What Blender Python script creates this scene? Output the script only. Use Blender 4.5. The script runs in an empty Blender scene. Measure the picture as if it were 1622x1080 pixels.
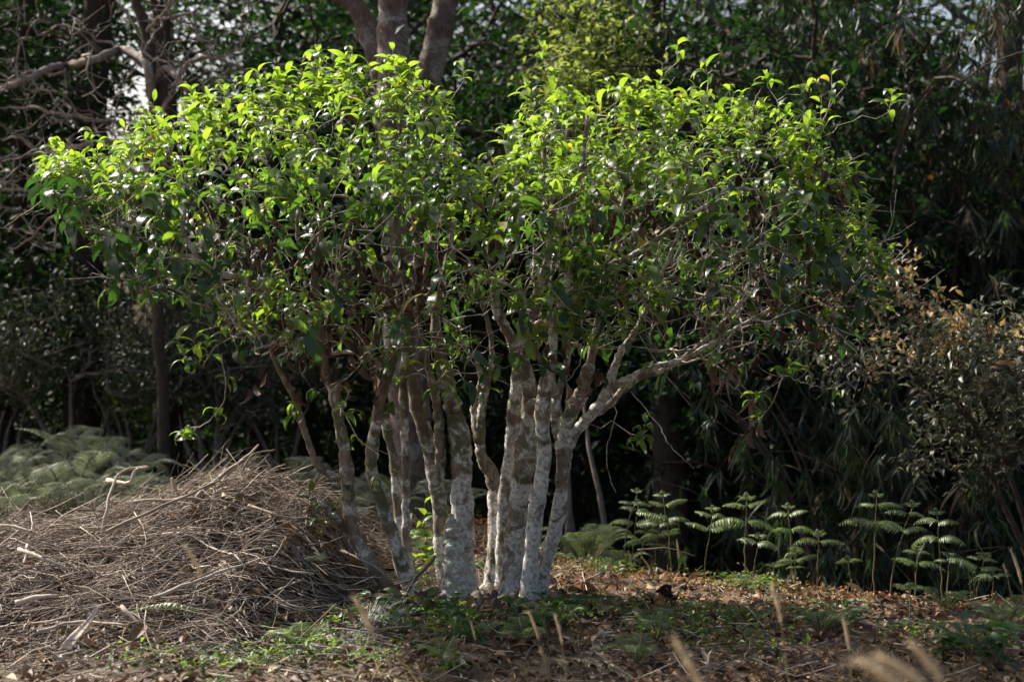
import bpy, math, random
import numpy as np
from mathutils import Vector

rnd = random.Random(7)
rng = np.random.default_rng(7)
SC = bpy.context.scene
COL = SC.collection
PI = math.pi

# ------------------------------------------------------------------ camera, sky, sun, exposure
F = 2253.0            # focal length in photo pixels
CAMZ = 1.22
cd = bpy.data.cameras.new('camera'); cam = bpy.data.objects.new('camera', cd); COL.objects.link(cam)
cam.location = (0, 0, CAMZ); cam.rotation_euler = (math.radians(90), 0, 0)
cd.sensor_width = 36.0; cd.lens = 36.0 * F / 1622.0
cd.clip_start = 0.05; cd.clip_end = 3000
cd.dof.use_dof = True; cd.dof.focus_distance = 6.35; cd.dof.aperture_fstop = 2.2
SC.camera = cam

SUN_EL, SUN_AZ = math.radians(42), math.radians(-57)      # behind the tree, a little to the left
w = bpy.data.worlds.new('World'); SC.world = w; w.use_nodes = True
wn = w.node_tree.nodes; bg = wn.get('Background') or wn.new('ShaderNodeBackground')
sky = wn.new('ShaderNodeTexSky'); sky.sky_type = 'NISHITA'; sky.sun_disc = False
sky.sun_elevation = SUN_EL; sky.sun_rotation = SUN_AZ; sky.dust_density = 7.0; sky.air_density = 1.0
w.node_tree.links.new(sky.outputs[0], bg.inputs[0]); bg.inputs[1].default_value = 0.1
sl = bpy.data.lights.new('sun', 'SUN'); sl.energy = 5.0; sl.angle = math.radians(0.5); sl.color = (1, 0.95, 0.86)
so = bpy.data.objects.new('sun', sl); COL.objects.link(so)
sdir = Vector((math.sin(SUN_AZ) * math.cos(SUN_EL), math.cos(SUN_AZ) * math.cos(SUN_EL), math.sin(SUN_EL)))
so.rotation_euler = (-sdir).to_track_quat('-Z', 'Y').to_euler(); so.location = (-5, 10, 20)
SC.view_settings.view_transform = 'Standard'; SC.view_settings.look = 'None'
SC.view_settings.exposure = 1.15; SC.view_settings.gamma = 1
SC.render.engine = 'CYCLES'
SC.cycles.use_denoising = True
SC.cycles.max_bounces = 6; SC.cycles.diffuse_bounces = 3; SC.cycles.glossy_bounces = 2
SC.cycles.transmission_bounces = 4; SC.cycles.transparent_max_bounces = 4
SC.cycles.sample_clamp_indirect = 4.0

def at(px, py, Y):
    return np.array([(px - 811.0) / F * Y, Y, CAMZ - (py - 540.0) / F * Y])

# ------------------------------------------------------------------ helpers
def seed(n):
    global rng, rnd
    rng = np.random.default_rng(n); rnd = random.Random(n)

def smooth(a, b, x):
    t = np.clip((np.asarray(x, float) - a) / (b - a), 0, 1); return t * t * (3 - 2 * t)

def crest(x):
    return np.interp(x, [-2.2, -0.9, 0.0, 0.32, 0.97, 1.41, 1.86, 2.35, 4.0], [13.0, 12.0, 8.7, 7.75, 7.25, 6.95, 6.6, 6.4, 6.2])

def ground_z(x, y):
    x = np.asarray(x, float); y = np.asarray(y, float)
    d = y - crest(x)
    z = -1.9 * smooth(-0.3, 5.5, d) - 0.02 * np.clip(d - 5, 0, 60)
    z = z + 0.02 * np.sin(x * 3.1 + 1.3 * np.sin(y * 2.2)) * np.cos(y * 2.7 + x) + 0.012 * np.sin(x * 9 + y * 5) * np.sin(y * 8 - x * 3)
    z = z + -0.035 * np.exp(-(((x + 0.1) / 0.9) ** 2 + ((y - 6.75) / 0.45) ** 2))
    return z * (1 - smooth(80, 200, np.hypot(x, y)) * 0.2)

def norm(v):
    v = np.asarray(v, float); n = np.linalg.norm(v, axis=-1, keepdims=True); return v / np.maximum(n, 1e-9)

class Buf:
    """collects pieces and links them as one mesh object"""
    def __init__(s): s.v = []; s.q = []; s.n = 0; s.uv = []; s.t = []
    def add(s, v, q, uv=None, t=None):
        v = np.asarray(v, float).reshape(-1, 3); k = len(v)
        s.v.append(v); s.q.append(np.asarray(q, int).reshape(-1, 4) + s.n); s.n += k
        s.uv.append(np.zeros((k, 2)) if uv is None else uv)
        s.t.append(np.full(k, 0.5) if t is None else np.broadcast_to(np.asarray(t, float), (k,)))
    def build(s, name, mat, parent=None, smoothed=True, origin=(0, 0, 0)):
        v = np.concatenate(s.v) - np.asarray(origin, float); q = np.concatenate(s.q); uv = np.concatenate(s.uv); t = np.concatenate(s.t)
        me = bpy.data.meshes.new(name)
        me.vertices.add(len(v)); me.vertices.foreach_set('co', v.astype(np.float32).ravel())
        me.loops.add(q.size); me.loops.foreach_set('vertex_index', q.astype(np.int32).ravel())
        me.polygons.add(len(q)); me.polygons.foreach_set('loop_start', (np.arange(len(q)) * 4).astype(np.int32))
        me.polygons.foreach_set('loop_total', np.full(len(q), 4, np.int32))
        ul = me.uv_layers.new(name='UVMap'); ul.data.foreach_set('uv', uv[q.ravel()].astype(np.float32).ravel())
        at_ = me.attributes.new('tint', 'FLOAT', 'POINT'); at_.data.foreach_set('value', t.astype(np.float32))
        me.update(calc_edges=True)
        if smoothed: me.shade_smooth()
        me.materials.append(mat)
        o = bpy.data.objects.new(name, me); COL.objects.link(o)
        if parent is not None: o.parent = parent
        return o

def tag(o, label=None, cat=None, group=None, kind=None):
    if label: o['label'] = label
    if cat: o['category'] = cat
    if group: o['group'] = group
    if kind: o['kind'] = kind
    return o

def empty(name, loc, label, cat, group=None, rz=0.0):
    o = bpy.data.objects.new(name, None); COL.objects.link(o); o.location = [float(c) for c in loc]; o.rotation_euler = (0, 0, rz)
    o.empty_display_size = 0.1
    return tag(o, label, cat, group)

def copy_tree(o, parent=None):
    c = o.copy(); COL.objects.link(c)
    if parent is not None: c.parent = parent
    for ch in [k for k in KIDS(o)]: copy_tree(ch, c)
    return c
def KIDS(o): return list(o.children)

def put(proto, first, loc, rz, sc, label=None, group=None, tilt=(0, 0)):
    o = proto if first else copy_tree(proto)
    o.location = [float(c) for c in loc]; o.rotation_euler = (tilt[0], tilt[1], rz); o.scale = (sc, sc, sc) if np.isscalar(sc) else sc
    if label: o['label'] = label
    if group: o['group'] = group
    return o

def tube(buf, pts, rad, sides=6, t=0.5, rough=0.0, cap=True):
    pts = np.asarray(pts, float); n = len(pts); rad = np.broadcast_to(np.asarray(rad, float), (n,))
    tan = norm(np.gradient(pts, axis=0)); ref = np.array([0.31, 0.93, 0.2]) if abs(tan[0][1]) < 0.8 else np.array([0.9, 0.1, 0.3])
    a = norm(np.cross(tan, ref)); b = np.cross(tan, a)
    th = np.arange(sides) * 2 * PI / sides
    ring = np.cos(th)[None, :, None] * a[:, None, :] + np.sin(th)[None, :, None] * b[:, None, :]
    rr = rad[:, None, None] * (1 + (rough * rng.normal(size=(n, sides, 1)) if rough else 0))
    v = pts[:, None, :] + ring * rr
    i = np.arange(n - 1)[:, None] * sides; j = np.arange(sides)[None, :]; j2 = (j + 1) % sides
    q = np.stack([i + j, i + j2, i + sides + j2, i + sides + j], -1).reshape(-1, 4)
    v = v.reshape(-1, 3)
    if cap:
        c0 = n * sides
        v = np.vstack([v, pts[-1] + tan[-1] * rad[-1] * 0.4, pts[0] - tan[0] * rad[0] * 0.3])
        e = (n - 1) * sides; jj = np.arange(0, sides - 1, 2)
        q = np.vstack([q] + [[[e + k, e + (k + 1) % sides, e + (k + 2) % sides, c0]] for k in range(0, sides, 2)] +
                      [[[(k + 2) % sides, (k + 1) % sides, k, c0 + 1]] for k in range(0, sides, 2)])
        if sides % 2: q = q[[len(set(r)) == 4 for r in q.tolist()]]
    buf.add(v, q, None, t)

def spline(pts, n):
    """Catmull-Rom resample of control points (any width columns)"""
    p = np.asarray(pts, float); m = len(p)
    if m == 2: 
        s = np.linspace(0, 1, n)[:, None]; return p[0] * (1 - s) + p[1] * s
    pe = np.vstack([2 * p[0] - p[1], p, 2 * p[-1] - p[-2]])
    u = np.linspace(0, m - 1 - 1e-6, n); k = u.astype(int); f = (u - k)[:, None]
    a, b, c, d = pe[k], pe[k + 1], pe[k + 2], pe[k + 3]
    return 0.5 * ((2 * b) + (-a + c) * f + (2 * a - 5 * b + 4 * c - d) * f ** 2 + (-a + 3 * b - 3 * c + d) * f ** 3)

def leaf_template(seg=5, width=0.36, arch=0.5, fold=0.12, shape='ellip', twist=0.0, halves=2, wav=0.0):
    """a leaf from the origin along +X, length 1, its face up"""
    s = np.linspace(0, 1, seg + 1)
    if shape == 'ellip': wd = width * 0.5 * np.sin(PI * s ** 0.85) ** 0.75 * (1 - 0.25 * s)
    else: wd = width * 0.5 * np.minimum(1, s * 6) * (1 - s) ** 0.75
    wd = np.maximum(wd, 0.006)
    ang = 0.45 * arch - arch * 1.9 * s
    dx = np.cos(ang); dz = np.sin(ang)
    x = np.concatenate([[0], np.cumsum((dx[1:] + dx[:-1]) / 2)]) / seg; z = np.concatenate([[0], np.cumsum((dz[1:] + dz[:-1]) / 2)]) / seg
    V = []; UV = []
    cols = [-1, 0, 1] if halves == 2 else [-1, 1]
    for i in range(seg + 1):
        for c in cols:
            V.append([x[i], c * wd[i] , z[i] + abs(c) * wd[i] * fold * 2 + (wav * math.sin(i * 2.4 + c) if c else 0)]); UV.append([(c + 1) / 2, s[i]])
    k = len(cols); Q = []
    for i in range(seg):
        for c in range(k - 1):
            a = i * k + c; Q.append([a, a + k, a + k + 1, a + 1])
    V = np.array(V); 
    if twist:
        th = twist * V[:, 0]; y, zz = V[:, 1].copy(), V[:, 2].copy(); V[:, 1] = y * np.cos(th) - zz * np.sin(th); V[:, 2] = y * np.sin(th) + zz * np.cos(th)
    return V, np.array(Q), np.array(UV)

def scatter(buf, tmpl, pos, xdir, zdir, size, tint, wscale=None):
    V, Q, UV = tmpl
    pos = np.asarray(pos, float); N = len(pos)
    if N == 0: return
    x = norm(xdir); y = norm(np.cross(np.asarray(zdir, float), x)); z = np.cross(x, y)
    size = np.broadcast_to(np.asarray(size, float), (N,)); ws = size if wscale is None else size * wscale
    v = pos[:, None, :] + (V[None, :, 0:1] * size[:, None, None]) * x[:, None, :] + (V[None, :, 1:2] * ws[:, None, None]) * y[:, None, :] + (V[None, :, 2:3] * size[:, None, None]) * z[:, None, :]
    k = len(V); q = Q[None] + (np.arange(N) * k)[:, None, None]
    buf.add(v.reshape(-1, 3), q.reshape(-1, 4), np.tile(UV, (N, 1)), np.repeat(np.broadcast_to(np.asarray(tint, float), (N,)), k))

def multi_scatter(buf, tmpls, pos, xdir, zdir, size, tint):
    pick = rng.integers(0, len(tmpls), len(pos)); size = np.broadcast_to(size, (len(pos),)); tint = np.broadcast_to(tint, (len(pos),))
    for i, t in enumerate(tmpls):
        m = pick == i; scatter(buf, t, pos[m], xdir[m], zdir[m], size[m], tint[m])

def grow(roots, tips, step=0.06, above=1.0, tipr=0.0015, powr=0.42, jit=0.012, rise=0.5, rootdir=None, maxr=1.0):
    """join every tip to the nearest node of the growing skeleton; returns the branches as (points, radii) and tip directions"""
    roots = np.asarray(roots, float); tips = np.asarray(tips, float)
    cap = len(roots) + int(len(tips) * 14) + 1000
    P = np.zeros((cap, 3)); D = np.zeros((cap, 3)); par = np.full(cap, -1); n = len(roots)
    P[:n] = roots; D[:n] = norm(rootdir) if rootdir is not None else [0, 0, 1]
    d0 = np.array([np.min(np.linalg.norm(roots - t, axis=1)) for t in tips]); order = np.argsort(d0)
    paths = []; tipnode = {}
    for ti in order:
        t = tips[ti]; dv = t - P[:n]; d = np.linalg.norm(dv, axis=1) + 1e-6
        cost = d * (1 + above * np.clip(-dv[:, 2] / d + 0.1, 0, 1.2) + 0.35 * np.clip(-(dv * D[:n]).sum(1) / d, 0, 1))
        i = int(np.argmin(cost)); dist = d[i]; k = max(2, int(math.ceil(dist / step)))
        k = min(k, 40)
        if n + k >= cap: break
        c = P[i] + dist * 0.45 * norm(D[i] * 0.5 + np.array([0, 0, rise]) + dv[i] / dist * 0.8)
        s = np.linspace(0, 1, k + 1)[:, None]
        pts = (1 - s) ** 2 * P[i] + 2 * s * (1 - s) * c + s ** 2 * t
        pts[1:-1] += rng.normal(size=(k - 1, 3)) * jit * min(1, dist * 3)
        idx = [i]
        for j in range(1, k + 1):
            P[n] = pts[j]; D[n] = norm(pts[j] - pts[j - 1]); par[n] = idx[-1]; idx.append(n); n += 1
        paths.append(idx); tipnode[ti] = idx[-1]
    cnt = np.zeros(n)
    for v in tipnode.values(): cnt[v] += 1
    for j in range(n - 1, -1, -1):
        if par[j] >= 0: cnt[par[j]] += cnt[j]
    R = np.minimum(tipr * np.maximum(cnt, 1) ** powr, maxr)
    out = []
    for idx in paths:
        rr = R[idx].copy(); rr[0] = rr[1]
        out.append((P[idx], rr))
    dirs = np.zeros((len(tips), 3)); ok = np.zeros(len(tips), bool)
    for ti, v in tipnode.items(): dirs[ti] = D[v]; ok[ti] = True
    return out, dirs, ok

# ------------------------------------------------------------------ materials
def new_mat(name):
    m = bpy.data.materials.new(name); m.use_nodes = True; nt = m.node_tree; nt.nodes.clear()
    return m, nt, nt.nodes, nt.links

def ramp(nodes, stops, interp='LINEAR'):
    r = nodes.new('ShaderNodeValToRGB'); r.color_ramp.interpolation = interp
    el = r.color_ramp.elements
    while len(el) < len(stops): el.new(0.5)
    for e, (p, c) in zip(el, stops): e.position = p; e.color = (*c, 1) if len(c) == 3 else c
    return r

def leaf_mat(name, refl, trans, rough=0.35, gloss=0.5, tmix=0.45, veins=True):
    """refl / trans: colour stops along the per-leaf tint (old leaf to young leaf)"""
    m, nt, N, L = new_mat(name)
    out = N.new('ShaderNodeOutputMaterial'); a = N.new('ShaderNodeAttribute'); a.attribute_name = 'tint'
    r1 = ramp(N, refl); r2 = ramp(N, trans)
    L.new(a.outputs['Fac'], r1.inputs[0]); L.new(a.outputs['Fac'], r2.inputs[0])
    geo = N.new('ShaderNodeTexCoord'); nz = N.new('ShaderNodeTexNoise'); nz.inputs['Scale'].default_value = 30; nz.inputs['Detail'].default_value = 3
    L.new(geo.outputs['Object'], nz.inputs['Vector'])
    mm = N.new('ShaderNodeMix'); mm.data_type = 'RGBA'; mm.blend_type = 'MULTIPLY'; mm.inputs[0].default_value = 0.6
    rr = ramp(N, [(0.3, (0.55, 0.55, 0.55)), (0.7, (1.3, 1.3, 1.2))]); L.new(nz.outputs[0], rr.inputs[0])
    L.new(r1.outputs[0], mm.inputs[6]); L.new(rr.outputs[0], mm.inputs[7])
    p = N.new('ShaderNodeBsdfPrincipled'); L.new(mm.outputs[2], p.inputs['Base Color'])
    p.inputs['Roughness'].default_value = rough; p.inputs['Specular IOR Level'].default_value = gloss
    tr = N.new('ShaderNodeBsdfTranslucent'); 
    mm2 = N.new('ShaderNodeMix'); mm2.data_type = 'RGBA'; mm2.blend_type = 'MULTIPLY'; mm2.inputs[0].default_value = 0.5
    L.new(r2.outputs[0], mm2.inputs[6]); L.new(rr.outputs[0], mm2.inputs[7])
    if veins:
        uv = N.new('ShaderNodeUVMap'); sx = N.new('ShaderNodeSeparateXYZ'); L.new(uv.outputs[0], sx.inputs[0])
        s1 = N.new('ShaderNodeMath'); s1.operation = 'SUBTRACT'; L.new(sx.outputs[0], s1.inputs[0]); s1.inputs[1].default_value = 0.5
        ab = N.new('ShaderNodeMath'); ab.operation = 'ABSOLUTE'; L.new(s1.outputs[0], ab.inputs[0])
        v1 = N.new('ShaderNodeMath'); v1.operation = 'MULTIPLY_ADD'; L.new(ab.outputs[0], v1.inputs[0]); v1.inputs[1].default_value = -1.2; L.new(sx.outputs[1], v1.inputs[2])
        v2 = N.new('ShaderNodeMath'); v2.operation = 'MULTIPLY'; L.new(v1.outputs[0], v2.inputs[0]); v2.inputs[1].default_value = 50
        v3 = N.new('ShaderNodeMath'); v3.operation = 'SINE'; L.new(v2.outputs[0], v3.inputs[0])
        mid = N.new('ShaderNodeMath'); mid.operation = 'LESS_THAN'; L.new(ab.outputs[0], mid.inputs[0]); mid.inputs[1].default_value = 0.05
        vein = ramp(N, [(0.0, (0.82, 0.82, 0.82)), (1.0, (1, 1, 1))]); L.new(v3.outputs[0], vein.inputs[0])
        m3 = N.new('ShaderNodeMix'); m3.data_type = 'RGBA'; m3.blend_type = 'MULTIPLY'; m3.inputs[0].default_value = 1
        L.new(mm2.outputs[2], m3.inputs[6]); L.new(vein.outputs[0], m3.inputs[7]); L.new(m3.outputs[2], tr.inputs[0])
        ad = N.new('ShaderNodeMath'); ad.operation = 'ADD'; L.new(v3.outputs[0], ad.inputs[0]); L.new(mid.outputs[0], ad.inputs[1])
        bp = N.new('ShaderNodeBump'); bp.inputs['Strength'].default_value = 0.25; bp.inputs['Distance'].default_value = 0.002
        L.new(ad.outputs[0], bp.inputs['Height']); L.new(bp.outputs[0], p.inputs['Normal'])
    else: L.new(mm2.outputs[2], tr.inputs[0])
    mx = N.new('ShaderNodeMixShader'); mx.inputs[0].default_value = tmix
    L.new(p.outputs[0], mx.inputs[1]); L.new(tr.outputs[0], mx.inputs[2]); L.new(mx.outputs[0], out.inputs[0])
    return m

def bark_mat(name, base, dark, lichen=None, amount=0.5, scale=9, bump=0.6, green=None, zfade=None):
    m, nt, N, L = new_mat(name)
    out = N.new('ShaderNodeOutputMaterial'); p = N.new('ShaderNodeBsdfPrincipled'); L.new(p.outputs[0], out.inputs[0])
    tc = N.new('ShaderNodeTexCoord')
    mp = N.new('ShaderNodeMapping'); mp.inputs['Scale'].default_value = (1, 1, 0.45); L.new(tc.outputs['Object'], mp.inputs[0])
    n1 = N.new('ShaderNodeTexNoise'); n1.inputs['Scale'].default_value = 34; n1.inputs['Detail'].default_value = 8; n1.inputs['Roughness'].default_value = 0.65; L.new(mp.outputs[0], n1.inputs[0])
    c1 = ramp(N, [(0.32, dark), (0.62, base)]); L.new(n1.outputs[0], c1.inputs[0]); col = c1.outputs[0]
    if green:
        n3 = N.new('ShaderNodeTexNoise'); n3.inputs['Scale'].default_value = 5; n3.inputs['Detail'].default_value = 5; L.new(tc.outputs['Object'], n3.inputs[0])
        g = ramp(N, [(0.5, (0, 0, 0)), (0.62, (1, 1, 1))]); L.new(n3.outputs[0], g.inputs[0])
        mg = N.new('ShaderNodeMix'); mg.data_type = 'RGBA'; L.new(g.outputs[0], mg.inputs[0]); L.new(col, mg.inputs[6]); mg.inputs[7].default_value = (*green, 1); col = mg.outputs[2]
    if lichen:
        m2 = N.new('ShaderNodeMapping'); m2.inputs['Scale'].default_value = (1, 1, 1.15); L.new(tc.outputs['Object'], m2.inputs[0])
        n2 = N.new('ShaderNodeTexNoise'); n2.inputs['Scale'].default_value = scale; n2.inputs['Detail'].default_value = 9; n2.inputs['Roughness'].default_value = 0.68; n2.inputs['Distortion'].default_value = 0.7; L.new(m2.outputs[0], n2.inputs[0])
        src = n2.outputs[0]
        if zfade:    # the crusts of lichen grow thicker on the old wood near the foot
            sz = N.new('ShaderNodeSeparateXYZ'); L.new(tc.outputs['Object'], sz.inputs[0])
            mr = N.new('ShaderNodeMapRange'); L.new(sz.outputs[2], mr.inputs[0]); mr.inputs[1].default_value = zfade[0]; mr.inputs[2].default_value = zfade[1]; mr.inputs[3].default_value = 0.06; mr.inputs[4].default_value = -0.08
            ad = N.new('ShaderNodeMath'); ad.operation = 'ADD'; L.new(src, ad.inputs[0]); L.new(mr.outputs[0], ad.inputs[1])
            oi = N.new('ShaderNodeObjectInfo'); m3 = N.new('ShaderNodeMapRange'); L.new(oi.outputs['Random'], m3.inputs[0]); m3.inputs[3].default_value = -.06; m3.inputs[4].default_value = .05
            m4 = N.new('ShaderNodeMapRange'); L.new(sz.outputs[0], m4.inputs[0]); m4.inputs[1].default_value = -.5; m4.inputs[2].default_value = .4; m4.inputs[3].default_value = -.05; m4.inputs[4].default_value = .03
            a2 = N.new('ShaderNodeMath'); a2.operation = 'ADD'; L.new(m3.outputs[0], a2.inputs[0]); L.new(m4.outputs[0], a2.inputs[1])
            a3 = N.new('ShaderNodeMath'); a3.operation = 'ADD'; L.new(ad.outputs[0], a3.inputs[0]); L.new(a2.outputs[0], a3.inputs[1]); src = a3.outputs[0]
        e = 0.5 + (0.5 - amount) * 0.3
        k = ramp(N, [(e - 0.07, (0, 0, 0)), (e - .02, (.3, .3, .3)), (e + 0.015, (1, 1, 1))]); L.new(src, k.inputs[0])
        n4 = N.new('ShaderNodeTexNoise'); n4.inputs['Scale'].default_value = 60; n4.inputs['Detail'].default_value = 4; L.new(tc.outputs['Object'], n4.inputs[0])
        lc = ramp(N, [(0.32, tuple(c * 0.4 for c in lichen)), (0.5, tuple(c * .85 for c in lichen)), (0.7, tuple(c * 1.25 for c in lichen))]); L.new(n4.outputs[0], lc.inputs[0])
        ml = N.new('ShaderNodeMix'); ml.data_type = 'RGBA'; L.new(k.outputs[0], ml.inputs[0]); L.new(col, ml.inputs[6]); L.new(lc.outputs[0], ml.inputs[7]); col = ml.outputs[2]
    L.new(col, p.inputs['Base Color']); p.inputs['Roughness'].default_value = 0.9; p.inputs['Specular IOR Level'].default_value = 0.2
    b = N.new('ShaderNodeBump'); b.inputs['Strength'].default_value = bump; b.inputs['Distance'].default_value = 0.01
    L.new(n1.outputs[0], b.inputs['Height']); L.new(b.outputs[0], p.inputs['Normal'])
    return m

def tint_mat(name, stops, rough=0.85, spec=0.2, tr=0.0, nscale=40):
    m, nt, N, L = new_mat(name)
    out = N.new('ShaderNodeOutputMaterial'); p = N.new('ShaderNodeBsdfPrincipled'); a = N.new('ShaderNodeAttribute'); a.attribute_name = 'tint'
    r = ramp(N, stops); L.new(a.outputs['Fac'], r.inputs[0])
    tc = N.new('ShaderNodeTexCoord'); nz = N.new('ShaderNodeTexNoise'); nz.inputs['Scale'].default_value = nscale; nz.inputs['Detail'].default_value = 4; L.new(tc.outputs['Object'], nz.inputs[0])
    rr = ramp(N, [(0.3, (0.5, 0.5, 0.5)), (0.7, (1.25, 1.25, 1.25))]); L.new(nz.outputs[0], rr.inputs[0])
    mm = N.new('ShaderNodeMix'); mm.data_type = 'RGBA'; mm.blend_type = 'MULTIPLY'; mm.inputs[0].default_value = 0.7
    L.new(r.outputs[0], mm.inputs[6]); L.new(rr.outputs[0], mm.inputs[7]); L.new(mm.outputs[2], p.inputs['Base Color'])
    p.inputs['Roughness'].default_value = rough; p.inputs['Specular IOR Level'].default_value = spec
    if tr:
        t = N.new('ShaderNodeBsdfTranslucent'); L.new(mm.outputs[2], t.inputs[0]); mx = N.new('ShaderNodeMixShader'); mx.inputs[0].default_value = tr
        L.new(p.outputs[0], mx.inputs[1]); L.new(t.outputs[0], mx.inputs[2]); L.new(mx.outputs[0], out.inputs[0])
    else: L.new(p.outputs[0], out.inputs[0])
    return m

M = {}
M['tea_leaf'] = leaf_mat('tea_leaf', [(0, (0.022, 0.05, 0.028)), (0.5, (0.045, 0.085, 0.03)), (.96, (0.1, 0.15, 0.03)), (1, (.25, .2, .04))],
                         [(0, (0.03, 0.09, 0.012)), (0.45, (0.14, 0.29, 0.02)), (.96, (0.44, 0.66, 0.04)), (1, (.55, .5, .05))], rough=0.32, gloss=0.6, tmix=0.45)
M['dead_leaf'] = tint_mat('dead_leaf', [(0, (0.025, 0.013, 0.01)), (0.6, (0.075, 0.036, 0.025)), (1, (0.17, 0.1, 0.06))], rough=0.6, spec=0.4, tr=0.12, nscale=25)
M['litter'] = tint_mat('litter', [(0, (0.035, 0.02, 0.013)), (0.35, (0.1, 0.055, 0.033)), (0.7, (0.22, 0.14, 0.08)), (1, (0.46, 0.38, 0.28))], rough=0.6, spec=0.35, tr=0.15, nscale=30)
M['stem'] = bark_mat('tea_bark', (0.23, 0.18, 0.135), (0.065, 0.048, 0.035), lichen=(0.52, 0.5, 0.465), amount=0.46, scale=9, green=(0.1, 0.1, 0.055), zfade=(0.1, 1.35))
M['twig'] = bark_mat('tea_twig', (0.32, 0.25, 0.19), (0.13, 0.09, 0.065), lichen=(0.46, 0.44, 0.4), amount=0.44, scale=14)
M['cut'] = bark_mat('cut_lichen', (0.36, 0.37, 0.32), (0.16, 0.15, 0.12), lichen=(.5, .5, .46), amount=.5, scale=12, bump=0.5)
M['big_bark'] = bark_mat('reddish_bark', (0.13, 0.096, 0.08), (0.05, 0.036, 0.03), lichen=(0.24, 0.21, 0.19), amount=0.35, scale=4)
M['grey_bark'] = bark_mat('grey_bark', (0.29, 0.25, 0.215), (0.12, 0.09, 0.075))
M['twig_dark'] = bark_mat('weathered_bark', (0.13, 0.1, 0.085), (0.05, 0.04, 0.03))
M['dark_bark'] = bark_mat('dark_bark', (0.07, 0.052, 0.04), (0.025, 0.018, 0.014))
M['stick'] = tint_mat('dry_stick', [(0, (0.08, 0.054, 0.04)), (0.45, (0.25, 0.195, 0.155)), (0.8, (0.43, 0.37, 0.31)), (1, (0.66, 0.59, 0.52))], nscale=18)
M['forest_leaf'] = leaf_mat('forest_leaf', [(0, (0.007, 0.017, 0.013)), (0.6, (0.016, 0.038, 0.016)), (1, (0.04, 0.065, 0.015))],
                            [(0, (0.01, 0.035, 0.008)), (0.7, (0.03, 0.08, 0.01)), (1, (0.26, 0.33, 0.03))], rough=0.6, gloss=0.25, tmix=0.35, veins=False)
M['bright_leaf'] = leaf_mat('bright_leaf', [(0, (0.05, 0.09, 0.02)), (1, (0.1, 0.14, 0.03))],
                            [(0, (0.2, 0.3, 0.04)), (1, (0.44, 0.48, 0.1))], rough=0.45, gloss=0.4, tmix=0.5, veins=False)
M['grey_leaf'] = leaf_mat('grey_leaf', [(0, (0.04, 0.055, 0.035)), (1, (0.11, 0.12, 0.07))],
                          [(0, (0.05, 0.08, 0.02)), (1, (0.14, 0.16, 0.06))], rough=0.35, gloss=0.5, tmix=0.3, veins=False)
M['bush_leaf'] = leaf_mat('bush_leaf', [(0, (0.055, 0.068, 0.05)), (1, (0.19, 0.19, 0.14))], [(0, (0.06, 0.09, 0.03)), (1, (0.16, 0.16, 0.07))], rough=0.4, gloss=0.5, tmix=0.3, veins=False)
M['orange_leaf'] = leaf_mat('orange_leaf', [(0, (0.34, 0.2, 0.09)), (1, (0.55, 0.42, 0.22))],
                            [(0, (0.35, 0.2, 0.06)), (1, (0.55, 0.4, 0.14))], rough=0.5, tmix=0.4, veins=False)
M['bamboo_leaf'] = leaf_mat('bamboo_leaf', [(0, (0.012, 0.028, 0.018)), (1, (0.034, 0.058, 0.03))],
                            [(0, (0.02, 0.05, 0.015)), (1, (0.07, 0.12, 0.03))], rough=0.4, tmix=0.35, veins=False)
M['dry_bamboo'] = leaf_mat('dry_bamboo_leaf', [(0, (0.12, 0.075, 0.045)), (1, (0.25, 0.19, 0.13))],
                           [(0, (0.2, 0.08, 0.02)), (1, (0.3, 0.2, 0.1))], rough=0.6, tmix=0.35, veins=False)
M['fern_leaf'] = leaf_mat('fern_leaf', [(0, (0.07, 0.13, 0.06)), (1, (0.2, 0.25, 0.12))],
                          [(0, (0.06, 0.16, 0.03)), (1, (0.28, 0.36, 0.1))], rough=0.4, gloss=0.5, tmix=0.4, veins=False)
M['pale_fern'] = leaf_mat('pale_fern', [(0, (0.16, 0.2, 0.13)), (1, (0.38, 0.4, 0.28))],
                          [(0, (0.14, 0.2, 0.08)), (1, (0.3, 0.34, 0.18))], rough=0.4, gloss=0.5, tmix=0.35, veins=False)
M['fern_stem'] = tint_mat('fern_stem', [(0, (0.1, 0.06, 0.03)), (1, (0.2, 0.2, 0.08))])
M['weed'] = leaf_mat('weed_leaf', [(0, (0.03, 0.07, 0.03)), (1, (0.1, 0.16, 0.04))],
                     [(0, (0.05, 0.16, 0.03)), (1, (0.4, 0.55, 0.05))], rough=0.35, gloss=0.5, tmix=0.45)
M['seed'] = tint_mat('seed_head', [(0, (0.5, 0.38, 0.22)), (1, (0.75, 0.64, 0.45))], tr=0.4)
M['clover'] = leaf_mat('ground_cover_leaf', [(0, (0.36, 0.14, 0.06)), (0.55, (0.42, 0.23, 0.09)), (0.8, (0.12, 0.13, 0.04)), (1, (0.06, 0.11, 0.025))],
                       [(0, (0.35, 0.13, 0.04)), (0.55, (0.4, 0.2, 0.06)), (0.8, (0.3, 0.3, 0.05)), (1, (0.15, 0.3, 0.03))], rough=0.6, tmix=0.4, veins=False)
M['bone'] = tint_mat('bleached_sheath', [(0, (0.3, 0.22, 0.17)), (1, (0.55, 0.46, 0.38))], nscale=14)
M['stone'] = tint_mat('pale_stone', [(0, (0.25, 0.23, 0.2)), (1, (0.4, 0.38, 0.35))], nscale=30)
M['web'] = tint_mat('web', [(0, (0.7, 0.7, 0.7)), (1, (0.85, 0.85, 0.88))], tr=0.3)

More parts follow.
